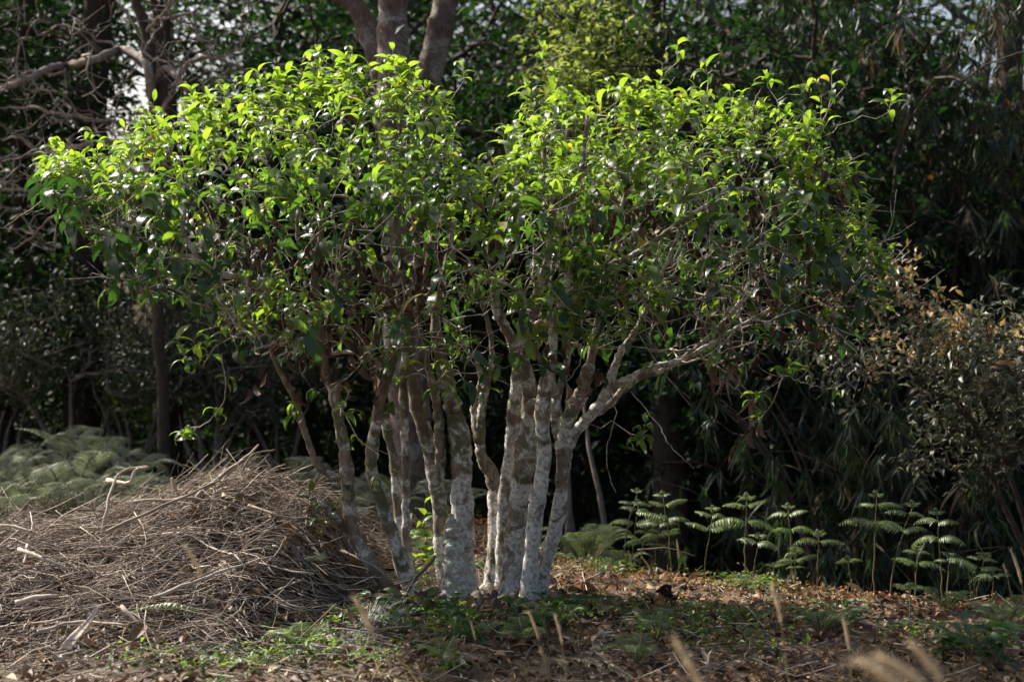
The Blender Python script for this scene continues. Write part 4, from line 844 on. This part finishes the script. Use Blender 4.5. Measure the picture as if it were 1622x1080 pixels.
# ------------------------------------------------------------------ brush pile
PC = at(360, 0, 6.9)[:2]
def mound(x, y):
    x = np.asarray(x, float); y = np.asarray(y, float)
    a = .47 * np.exp(-np.abs((x - PC[0]) / .62) ** 1.6 - ((y - 7.15) / .95) ** 2); b = .2 * np.exp(-((x + 2.45) / .75) ** 2 - ((y - 6.8) / .9) ** 2); c = .24 * np.exp(-((x + .75) / .35) ** 2 - ((y - 7.1) / .6) ** 2)
    d = .14 * np.exp(-(np.maximum(0, x + .9) / .35) ** 2 - ((y - 6.2) / .7) ** 2)
    n = .022 * (np.sin(x * 9 + y * 4) * np.cos(y * 7 - x * 3) + .7 * np.sin(x * 17 - y * 11)) * (a + b + c + d > .05)
    return (a + b + c + d + n) * (1 - .85 * smooth(-1.0, -.6, x + .25 * np.clip(6.7 - y, 0, 1)))
def brush():
    b = Buf(); n = 7600
    for _ in range(n):
        x = rng.uniform(-3.3, -.35); y = rng.uniform(5.15, 8.0)
        m = float(mound(x, y))
        if rng.random() > .25 + m * 4: continue
        L_ = rng.uniform(.12, .75) * (1 if m > .08 else .7); a = rng.normal() * .55 + (.25 if x < PC[0] else -.1) + (PI if rng.random() < .5 else 0)
        if rng.random() < .45: a = rng.uniform(0, 6.28)
        k = 7; s = np.linspace(-.5, .5, k); curve = rng.normal() * .32
        ax = x + s * L_ * math.cos(a) + curve * L_ * (s ** 2) * -math.sin(a); ay = y + s * L_ * math.sin(a) * .8 + curve * L_ * s ** 2 * math.cos(a)
        lift = rng.uniform(-.08, .03); tilt = rng.normal() * .16 + .08 * (math.cos(a) > 0) - .08 * (math.cos(a) < 0)
        if abs(s).max() and rng.random() < .1: tilt += rng.uniform(-.8, .8)
        mz = mound(ax, ay); z = ground_z(ax, ay) + mz * .6 + m * .4 + lift + s * L_ * tilt + .012
        r = rng.uniform(.0012, .0034) * (1.6 if rng.random() < .08 else 1); P = np.stack([ax, ay, z], -1) + np.cumsum(rng.normal(size=(k, 3)) * .0045, 0)
        t = np.clip(rng.beta(2, 2.4), 0, 1); tube(b, P, np.linspace(r, r * .45, k), 4, t=t)
        if rng.random() < .45:
            i = rng.integers(2, 6); d = norm(P[i] - P[i - 1] + rng.normal(size=3) * .05 * 8 * np.linalg.norm(P[i] - P[i - 1])); tube(b, P[i] + np.linspace(0, 1, 4)[:, None] * d * L_ * .35 + rng.normal(size=(4, 3)) * .003, np.linspace(r * .6, r * .25, 4), 4, t=t, cap=False)
    # dark sheet under the twigs: its colour darkens the hollows and hides the ground
    pile = b.build('brush_pile', M['stick']); tag(pile, 'big heap of thin dry grey-brown pruned twigs at the lower left', 'brush pile', kind='stuff')
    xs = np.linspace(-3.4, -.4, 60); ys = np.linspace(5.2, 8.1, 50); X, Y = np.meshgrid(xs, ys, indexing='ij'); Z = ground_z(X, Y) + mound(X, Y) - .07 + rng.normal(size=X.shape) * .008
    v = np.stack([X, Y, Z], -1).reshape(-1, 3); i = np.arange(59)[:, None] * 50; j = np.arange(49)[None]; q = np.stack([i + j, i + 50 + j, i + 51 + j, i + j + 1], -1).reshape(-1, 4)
    c = Buf(); c.add(v, q); o = c.build('dark_underlay', M['litter']); o.data.attributes['tint'].data.foreach_set('value', np.full(len(v), .05, np.float32)); tag(o, 'dark debris inside the brush pile', 'underlay', kind='stuff')
    # branches one can tell apart
    B = [([(345, 772, 6.9), (372, 740, 6.85), (410, 705, 6.8)], 7, 'pinkish straight stick jutting up right from the top of the heap', .75), ([(300, 800, 6.6), (330, 770, 6.6), (372, 738, 6.75), (388, 728, 6.8)], 9, 'thick stick lying up the crest of the heap', .6),
         ([(162, 855, 6.4), (168, 810, 6.4), (180, 770, 6.5), (195, 745, 6.5), (232, 738, 6.6)], 6, 'pale bent branch rising at the left shoulder of the heap', .9), ([(170, 760, 6.6), (205, 765, 6.5), (215, 745, 6.5), (234, 740, 6.6)], 8, 'thick grey branch end on the left shoulder of the heap', .8),
         ([(278, 778, 6.7), (272, 757, 6.7)], 9, 'short pale cut stub sticking up from the crest of the heap', 1), ([(385, 745, 6.7), (400, 720, 6.7), (436, 712, 6.7)], 4, 'thin forked twig at the top right of the heap', .5),
         ([(0, 985, 6.0), (18, 940, 6.0), (40, 890, 6.1), (45, 860, 6.2)], 8, 'pale peeled stick leaning at the far left', 1), ([(30, 870, 6.0), (70, 885, 5.9), (105, 900, 5.9)], 7, 'pale stick lying at the left edge of the heap', .9), ([(25, 955, 5.6), (60, 945, 5.6), (90, 943, 5.6)], 9, 'light brown cut stick low on the left', .85),
         ([(210, 795, 6.4), (300, 790, 6.4), (370, 795, 6.4)], 6, 'long straight twig across the upper heap', .6), ([(170, 840, 6.2), (260, 800, 6.3), (350, 760, 6.5)], 6, 'long diagonal twig up the middle of the heap', .55), ([(240, 950, 5.7), (300, 925, 5.8), (350, 905, 5.9), (430, 880, 6.0)], 6, 'long pale twig curving across the lower heap', .8),
         ([(395, 800, 6.5), (450, 818, 6.4), (500, 822, 6.5), (520, 850, 6.5)], 5, 'long twig along the right shoulder of the heap', .5), ([(190, 960, 5.6), (250, 1010, 5.5), (262, 1040, 5.4)], 7, 'brown twig leaning at the foot of the heap', .6), ([(480, 870, 6.4), (490, 910, 6.3), (498, 940, 6.2)], 4, 'whitish upright twig right of the small pale frond', 1),
         ([(60, 1000, 5.4), (120, 985, 5.5), (200, 990, 5.4)], 5, 'curved pale twig in the bottom left litter', .85), ([(540, 870, 6.6), (590, 895, 6.5), (610, 910, 6.5)], 5, 'grey twig lying against the leftmost stem', .6), ([(690, 880, 6.5), (668, 905, 6.5), (650, 930, 6.5), (640, 960, 6.5)], 6, 'dark dead branch leaning between the left and middle stems', .15),
         ([(0, 830, 6.4), (60, 845, 6.3), (90, 880, 6.3)], 5, 'grey arched twig at the left edge of the heap', .6), ([(1010, 870, 6.9), (1060, 868, 6.9), (1100, 880, 6.9)], 3, 'thin twig on the orange ground right of the stems', .4)]
    for pts, wd, lab, t in B:
        c = spline([at(*p) for p in pts], 12); c += rng.normal(size=(12, 3)) * .006 * min(.5, np.linalg.norm(c[-1] - c[0])); o = c[0].copy(); bb = Buf(); tube(bb, c, wd * 1.0 / F * 6.3 * .5 * np.linspace(1, .55, 12) * (1 + .03 * rng.normal(size=12)), 8, t=min(t, .8), rough=.03); ob = bb.build('dead_branch', M['stick'], origin=o); ob.location = [float(k) for k in o]; tag(ob, lab, 'branch', 'loose branches on the heap')
seed(111); brush()

# bleached palm sheaths and bark strips
def strip(pts, wds, label, curl=.3, name='dry_sheath', mat='bone', t=.6):
    c = spline([[*at(x, y, Y)] for x, y, Y in pts], 16); w_ = np.interp(np.linspace(0, 1, 16), np.linspace(0, 1, len(wds)), wds) / F * 6 * .5
    tn = norm(np.gradient(c, axis=0)); sd = norm(np.cross(tn, [0, -1, .6])); up = np.cross(sd, tn); V = []; k = 5
    for i in range(16):
        for j in range(k):
            f = j / (k - 1) * 2 - 1; V.append(c[i] + sd[i] * f * w_[i] + up[i] * (f * f) * w_[i] * curl)
    V = np.array(V); Q = np.array([[i * k + j, (i + 1) * k + j, (i + 1) * k + j + 1, i * k + j + 1] for i in range(15) for j in range(k - 1)]); o = c[0].copy(); b = Buf(); b.add(V, Q, None, t); ob = b.build(name, M[mat], origin=o); ob.location = [float(q) for q in o]
    m = ob.modifiers.new('thick', 'SOLIDIFY'); m.thickness = .003; tag(ob, label, 'dry leaf', 'bleached sheaths and strips on the litter')
strip([(88, 1055, 5.3), (112, 1018, 5.35), (140, 985, 5.45), (158, 958, 5.5)], [14, 17, 10, 4], 'long pale grey palm sheath lying at the lower left')
strip([(303, 1020, 5.45), (320, 1045, 5.4), (338, 1062, 5.35)], [6, 12, 4], 'tan curled strip, left arm of the V at the lower left', .6)
strip([(338, 1060, 5.35), (352, 1035, 5.45), (385, 1016, 5.55)], [4, 10, 4], 'tan curled strip, right arm of the V at the lower left', .6)
strip([(1330, 958, 6.55), (1355, 962, 6.5), (1380, 968, 6.45)], [8, 10, 5], 'whitish bark strip on the litter left of the twin ferns')
strip([(1285, 950, 6.7), (1330, 950, 6.7), (1400, 952, 6.6)], [4, 6, 3], 'long thin pale stick-like strip below the twin ferns')
strip([(1400, 1000, 6.0), (1430, 985, 6.1), (1445, 980, 6.15)], [6, 9, 4], 'brownish strip near the low yellow-green bracken')
strip([(935, 1028, 5.65), (965, 1040, 5.6), (990, 1030, 5.6)], [3, 8, 3], 'pale curled leaf at the bottom right of centre', .6)
strip([(1270, 1045, 5.5), (1290, 1062, 5.4), (1310, 1070, 5.35)], [4, 10, 4], 'pale curled leaf at the bottom right')
strip([(1208, 1010, 5.85), (1216, 1025, 5.8), (1225, 1035, 5.7)], [3, 7, 3], 'small cream leaf strip in the right litter', .6)
strip([(1040, 985, 6.0), (950, 1005, 5.9)], [3, 2], 'thin grey straw in the shade right of the stems')
# curled black leaves
for i, (px, py, s, lab) in enumerate([(1020, 952, .13, 'curled nearly black dead leaf, left one on the orange ground'), (1055, 942, .12, 'curled nearly black dead leaf, right one on the orange ground'), (1010, 975, .08, 'small curled black leaf below the two large ones'), (1028, 962, .06, 'smallest black leaf between the two large ones'), (1085, 925, .06, 'brown curled leaf on the crest right of the black ones')]):
    Y = CAMZ * F / (py - 530); p = at(px, 0, Y); z = float(ground_z(p[0], Y)); b = Buf()
    for j in range(3):
        T = leaf_template(9, .55, 1.6 + .5 * j, .9, 'ellip', 1.5, wav=.05); a = rng.uniform(0, 6.28); scatter(b, T, [[0.02 * j, 0, .01]], [[math.cos(a), math.sin(a) * .3, .9]], [[rng.normal(), -1, .3]], [s * rng.uniform(.7, 1.1)], .1)
    o = b.build('curled_leaf', M['dead_leaf']); o.location = (p[0], Y, z); tag(o, lab, 'dead leaf', 'curled dark leaves on the orange ground')
# pale stones and leaf scraps
for i, (px, py, s, lab) in enumerate([(950, 1004, .05, 'pale oval leaf-like stone in the shade right of the stems'), (1390, 1065, .045, 'white lump at the bottom right behind the blurred seed heads'), (1215, 1008, .025, 'small pale stone in the right litter'), (1490, 958, .025, 'small white stone by the tall bracken'), (1070, 990, .02, 'small grey stone on the orange ground'), (1440, 955, .03, 'flat stone below the twin ferns')]):
    Y = CAMZ * F / (py - 540); p = at(px, 0, Y); b = Buf(); q = np.linspace(-1, 1, 7); P = np.stack([q * s, q * 0, q * 0 + s * .25], -1); tube(b, P, s * .55 * np.sqrt(np.clip(1.03 - q ** 2, .03, 1)), 9, rough=.1, t=rng.random()); o = b.build('pale_stone', M['stone']); o.scale = (1, .8, .6); o.rotation_euler = (0, .1, i); o.location = (p[0], Y, float(ground_z(p[0], Y))); tag(o, lab, 'stone', 'pale stones in the litter')

# ------------------------------------------------------------------ litter and ground cover
def field(n, x0, x1, y0, y1, dens):
    x = rng.uniform(x0, x1, n); y = y0 + (y1 - y0) * rng.random(n); k = rng.random(n) < dens(x, y); return x[k], y[k]
def litter():
    DLT = [leaf_template(4, .42, .9, .5, 'ellip', .7), leaf_template(4, .36, 1.3, .6, 'ellip', -.9), leaf_template(4, .5, .4, .3, 'ellip', .4)]
    x, y = field(26000, -3.4, 4.2, 4.3, 10.5, lambda x, y: np.where(y > crest(x) + 1.2, 0, np.where(x < -.45, .75, .75 + 0 * x)) * np.where(y < 6.9, 1, .55)); n = len(x)
    z = ground_z(x, y) + mound(x, y) * (x < -.5) * .9 + rng.uniform(.002, .022, n); xd = rng.normal(size=(n, 3)) * [1, 1, .22]; zd = rng.normal(size=(n, 3)) * .45 + [0, 0, 1]
    b = Buf(); multi_scatter(b, DLT, np.stack([x, y, z], -1), xd, zd, rng.uniform(.025, .08, n), rng.beta(1.5, 1.9, n)); tag(b.build('leaf_litter', M['litter']), kind='stuff')
    nb = 700; bx = rng.normal(size=nb) * .75 - .2; by = 6.45 + rng.normal(size=nb) * .45; bm = (by > 5.1) & (by < 7.4); bx, by = bx[bm], by[bm]; nb = len(bx)
    b = Buf(); multi_scatter(b, DLT, np.stack([bx, by, ground_z(bx, by) + mound(bx, by) * (bx < -.5) + rng.uniform(.004, .025, nb)], -1), rng.normal(size=(nb, 3)) * [1, 1, .45], rng.normal(size=(nb, 3)) * .7 + [0, 0, .8], rng.uniform(.05, .12, nb), rng.beta(1.6, 1.4, nb)); tag(b.build('fallen_tea_leaves', M['litter']), kind='stuff')
    # orange-brown small-leaved ground cover, greener in patches
    T = [leaf_template(1, .8, .3, .1, halves=2), leaf_template(2, .55, .9, .2)]
    def dens(x, y): return np.where(y > crest(x) + .8, 0, 1) * smooth(-.2, .35, x + (y - 6.9) * .25) * np.where(y < 6.3, .35, 1)
    x, y = field(52000, -.4, 4.3, 4.6, 9.6, dens); n = len(x); pat = np.sin(x * 2.3 + 1) * np.cos(y * 3.1) + np.sin(x * 5 + y * 4) * .5; z = ground_z(x, y) + rng.gamma(2, .011, n)
    tt = np.clip(.35 + .16 * pat + rng.normal(size=n) * .2, 0, 1); xd = rng.normal(size=(n, 3)) * [1, 1, .5]; zd = rng.normal(size=(n, 3)) * .4 + [0, 0, 1]
    b = Buf(); multi_scatter(b, T, np.stack([x, y, z], -1), xd, zd, rng.uniform(.012, .036, n), tt)
    tag(b.build('ground_cover', M['clover']), kind='stuff')
    # twigs and straws
    b = Buf()
    x, y = field(2600, -3.3, 4.0, 4.5, 8.8, lambda x, y: np.where(y > crest(x) + .5, 0, 1) * np.where(x > 1.2, .55, 1.0))
    for i in range(len(x)):
        a = rng.uniform(0, 6.28); L_ = rng.uniform(.04, .32) ; s = np.linspace(-.5, .5, 5); c = rng.normal() * .3; X = x[i] + s * L_ * math.cos(a) - c * L_ * s ** 2 * math.sin(a); Y = y[i] + s * L_ * math.sin(a) + c * L_ * s ** 2 * math.cos(a)
        Z = ground_z(X, Y) + (mound(X, Y) if x[i] < -.5 else 0) + rng.uniform(.004, .03) + np.abs(s) * L_ * max(0, rng.normal() * .25); tube(b, np.stack([X, Y, Z], -1), rng.uniform(.0009, .0026), 4, t=rng.random(), cap=False)
    tag(b.build('twig_litter', M['stick']), kind='stuff')
    # grass and thin straw blades
    G = leaf_template(3, .05, .7, .3, 'lance'); x, y = field(9000, -3.2, 4.1, 4.4, 9.0, lambda x, y: np.where(y > crest(x) + .5, 0, 1) * (.25 + .75 * (np.sin(x * 2.1 + 2) * np.cos(y * 2.7 + x) > .1)) * np.where(x < -.6, .35, 1)); n = len(x)
    b = Buf(); scatter(b, G, np.stack([x, y, ground_z(x, y) + (mound(x, y) * .8 * (x < -.5))], -1), rng.normal(size=(n, 3)) * [.6, .6, .15] + [0, 0, .75], rng.normal(size=(n, 3)), rng.uniform(.03, .13, n), rng.beta(1.2, 1.5, n)); tag(b.build('dry_grass', M['seedgrass']), kind='stuff')
    # tiny green herbs in patches
    H = leaf_template(2, .5, .5, .2); C = np.array([at(px, py, CAMZ * F / (py - 540))[:2] for px, py in ((1150, 985), (1090, 1000), (980, 975), (470, 1030), (560, 1050), (430, 1055), (350, 1075), (860, 985), (1300, 975), (1160, 915), (1210, 930), (600, 1000), (1180, 1030), (900, 965), (1120, 980), (1460, 1010), (390, 1000), (960, 905), (650, 1000), (760, 1010), (240, 1060))]); m = 190
    p = np.repeat(C, m, 0) + rng.normal(size=(len(C) * m, 2)) * [.11, .11]; n = len(p); b = Buf(); scatter(b, H, np.stack([p[:, 0], p[:, 1], ground_z(p[:, 0], p[:, 1]) + rng.uniform(.005, .08, n)], -1), rng.normal(size=(n, 3)) * [1, 1, .3], rng.normal(size=(n, 3)) * .4 + [0, 0, 1], rng.uniform(.012, .048, n), rng.random(n)); tag(b.build('low_herbs', M['weed']), kind='stuff')
M['seedgrass'] = leaf_mat('thin_grass', [(0, (.06, .08, .03)), (.5, (.2, .15, .08)), (1, (.4, .3, .18))], [(0, (.15, .25, .04)), (.5, (.3, .22, .08)), (1, (.4, .3, .15))], rough=.5, tmix=.4, veins=False)
seed(112); litter()

# ------------------------------------------------------------------ broad-leaved weeds
WL = [leaf_template(5, .34, .9, .12), leaf_template(5, .3, 1.2, .15, twist=.3), leaf_template(5, .42, .6, .1)]
def weed(label, loc, h, n, size, tint, stems=2, spread=.5, group='leafy weeds around the tree foot', name='weed', mat='weed'):
    o = np.asarray(loc, float); root = empty(name, o, label, 'weed', group); st = Buf(); pos = []; xd = []
    for k in range(stems):
        a = rng.uniform(0, 6.28); d = norm([math.cos(a) * spread, math.sin(a) * spread, 1]); s = np.linspace(0, 1, 7)[:, None]; P = s * d * h * rng.uniform(.7, 1.05) + [0, 0, -.01]; tube(st, P, np.linspace(.003, .0012, 7), 5, cap=False, t=.7)
        for i in range(n):
            f = .25 + .75 * (i + 1) / n; ph = i * 2.4 + a; pos.append(P[int(f * 6)] + 0); xd.append([math.cos(ph), math.sin(ph), .35 + .3 * f])
    pos = np.array(pos); m = len(pos); st.build('stem', M['fern_stem'], root); lb = Buf(); multi_scatter(lb, WL, pos, np.array(xd) + rng.normal(size=(m, 3)) * .15, rng.normal(size=(m, 3)) * .3 + [0, 0, 1], size * rng.uniform(.7, 1.4, m), np.clip(tint + rng.normal(size=m) * .15, 0, 1)); lb.build('leaves', M[mat], root)
def g(px, py): Y = CAMZ * F / (py - 540); p = at(px, 0, Y); return (p[0], Y, float(ground_z(p[0], Y)))
for a in [('tall yellow-green young plant glowing behind the thick sawn stub', g(672, 905), .42, 7, .13, .95, 4, .3), ('bright young plant left of the sawn stub', g(655, 930), .28, 6, .09, .85, 3, .5), ('low green weed against the foot of the two left stems', g(668, 985), .16, 6, .08, .5, 3, .8), ('dark glossy weed in front of the middle stems', g(740, 1000), .17, 7, .085, .15, 3, .7), ('dark broad-leaved weed low in front of the middle stems', g(735, 1025), .1, 6, .12, .05, 2, .9),
          ('pale flat broad leaves left of the web', g(530, 1000), .07, 4, .13, .55, 2, .9), ('small yellowish weed left of the pale flat leaves', g(505, 1030), .1, 7, .05, .9, 4, .9), ('leafy sprig against the foot of the middle stems', g(760, 925), .3, 5, .07, .6, 2, .4), ('dark weed at the right foot of the stems', g(885, 970), .1, 6, .09, .05, 3, .9), ('small round-leaved weed right of the stems', g(935, 975), .08, 7, .035, .8, 5, 1), ('blurred leafy weed in the bottom right corner', g(1570, 1070), .2, 8, .1, .1, 4, .6), ('leafy weed right of the blurred seed heads', g(1500, 1050), .16, 7, .09, .15, 3, .6), ('green weed at the bottom edge below the middle stems', g(722, 1070), .12, 7, .08, .4, 3, .8), ('small weed at the foot of the brush pile', g(440, 1040), .12, 7, .05, .8, 3, .8), ('weed sprouting beside the leftmost stem low down', g(590, 975), .1, 6, .07, .5, 3, .8), ('sparse reddish weed at the right edge of the clearing', g(1540, 965), .2, 7, .03, .3, 2, .2), ('low weed below the curled black leaves', g(1020, 1000), .08, 7, .06, .3, 3, 1)]:
    weed(*a)
for a in [('dark weed low between the two left stems and the sawn stub', g(690, 980), .12, 6, .09, .1, 3, .8), ('leafy weed just in front of the sawn stub', g(712, 1000), .14, 7, .08, .25, 3, .7), ('small weed in front of the rightmost stem foot', g(845, 1000), .12, 6, .08, .15, 3, .8), ('weed with upright leaves right of the middle stems', g(800, 985), .15, 6, .08, .2, 3, .5), ('weed in the shade behind the web', g(610, 985), .13, 6, .09, .3, 3, .7), ('low light green weed right of the rightmost stem', g(910, 960), .1, 7, .05, .8, 4, .9)]:
    weed(*a)
# side shoot with leaves on the dead stub at the left, growing out of the pile
weed('bluish leafy sprig on the pile beside the leftmost stem', at(505, 850, 6.45), .3, 7, .08, .1, 3, .6)

# ------------------------------------------------------------------ seed heads
def seed_head(label, tip, foot, ln, fat, tint=.6, grp='foxtail seed heads'):
    """grass stalk bearing one soft bristly head"""
    tip = np.asarray(tip, float); foot = np.asarray(foot, float); d = norm(tip - foot); o = foot.copy(); root = empty('foxtail_grass', o, label, 'grass', grp)
    st = Buf(); s = np.linspace(0, 1, 12)[:, None]; b0 = tip - d * ln; P = foot + (b0 - foot) * s + np.array([0, 0, 0]) * s; tube(st, P, .0011, 4, cap=False, t=.7); st.build('stem', M['fern_stem'], root, origin=o)
    sb = Buf(); q = np.linspace(0, 1, 14); bend = norm(np.cross(d, [0.2, 1, 0.1])) * ln * .12; C = b0 + d * (q * ln)[:, None] + bend * (q ** 2)[:, None]; tube(sb, C, fat * .5 * np.sin(PI * np.clip(q * .9 + .07, 0, 1)) ** .6, 8, rough=.12, t=tint)
    n = 260; k = rng.integers(0, 14, n); r = norm(rng.normal(size=(n, 3))); T = leaf_template(1, .05, .1, 0, 'lance'); scatter(sb, T, C[k], r + d * 1.3, rng.normal(size=(n, 3)), fat * rng.uniform(1.0, 1.8, n), tint)
    sb.build('seed_head', M['seed'], root, origin=o)
def fox(px, py, fx, fy, Y, fat, lab, t=.6):
    tip = at(px, py, Y); b = at(fx, fy, Y); d = tip - b; ln = np.linalg.norm(d); dd = d / ln; L_ = max(.15, (b[2] + .0) / max(dd[2], .3)); foot = b - dd * L_; foot[2] = max(foot[2], float(ground_z(foot[0], foot[1]))) ; seed_head(lab, tip, foot, ln, fat, t)
for a in [(298, 862, 320, 912, 3.6, .010, 'blurred tan seed head in front of the brush pile'), (568, 946, 592, 1006, 3.6, .012, 'blurred tan seed head left of the web'), (842, 968, 853, 1012, 4.4, .008, 'slim seed head below the middle stems'), (884, 974, 890, 1020, 4.4, .008, 'slim seed head right of the middle stems'), (1078, 1012, 1112, 1095, 2.4, .011, 'large blurred seed head at the bottom right of centre'), (1229, 926, 1237, 985, 3.7, .009, 'pale seed head before the orange ground'), (1341, 982, 1345, 1030, 3.8, .008, 'pale seed head left of the low yellow-green bracken'), (1372, 1040, 1440, 1100, 2.0, .014, 'large blurred seed head, left one of the three at the bottom right'), (1400, 1032, 1470, 1090, 2.1, .012, 'large blurred seed head, middle one of the three at the bottom right'), (1450, 1015, 1495, 1080, 2.3, .011, 'large blurred seed head, right one of the three at the bottom right'),
          (998, 873, 1000, 897, 7.9, .008, 'small seed head on the crest left of the black trunk'), (1019, 880, 1027, 908, 7.7, .009, 'small leaning seed head before the black trunk'), (1075, 856, 1075, 885, 7.7, .009, 'thin green seed head beside the black trunk'), (1042, 897, 1052, 915, 7.6, .009, 'low seed head on the crest under the black trunk'), (1180, 893, 1184, 908, 7.5, .008, 'tiny seed head by the two-tiered bracken'), (1304, 924, 1305, 935, 7.2, .009, 'tiny seed head in the gap of the bracken row'), (1592, 896, 1596, 915, 6.7, .009, 'upright seed head near the right edge'), (1608, 870, 1618, 925, 5.0, .010, 'blurred seed head cut by the right edge'), (1390, 862, 1400, 873, 6.7, .010, 'nodding dry seed head between the twin ferns'), (1256, 905, 1257, 922, 7.2, .007, 'thin seed head by the low three-tiered bracken'), (748, 985, 752, 1010, 5.0, .007, 'dull seed head in front of the middle stems')]:
    fox(*a)

# spider web funnel
def web():
    b = Buf(); A = at(540, 1052, 5.5); Bp = [at(560 + 8 * i, 1005 - 4.5 * i + 10 * math.sin(i * .9), 5.9 + .03 * i) for i in range(11)]
    for i in range(11):
        for j in range(36):
            p = Bp[i] + rng.normal(size=3) * .03; q = A + rng.normal(size=3) * .04 + (p - A) * rng.uniform(0, .35); s = np.linspace(0, 1, 5)[:, None]; P = q + (p - q) * s; P[:, 2] -= .02 * np.sin(s[:, 0] * PI); tube(b, P, .00065, 3, cap=False)
    for _ in range(220):
        i = rng.integers(0, 11); f = rng.uniform(.3, 1); p = A + (Bp[i] - A) * f + rng.normal(size=3) * .02; q = p + rng.normal(size=3) * [.07, .05, .03]; tube(b, np.linspace(p, q, 3), .0004, 3, cap=False)
    tag(b.build('spider_web', M['web']), 'greyish spider web sheet stretched over the litter in front of the left stems', 'spider web')
seed(113); web()
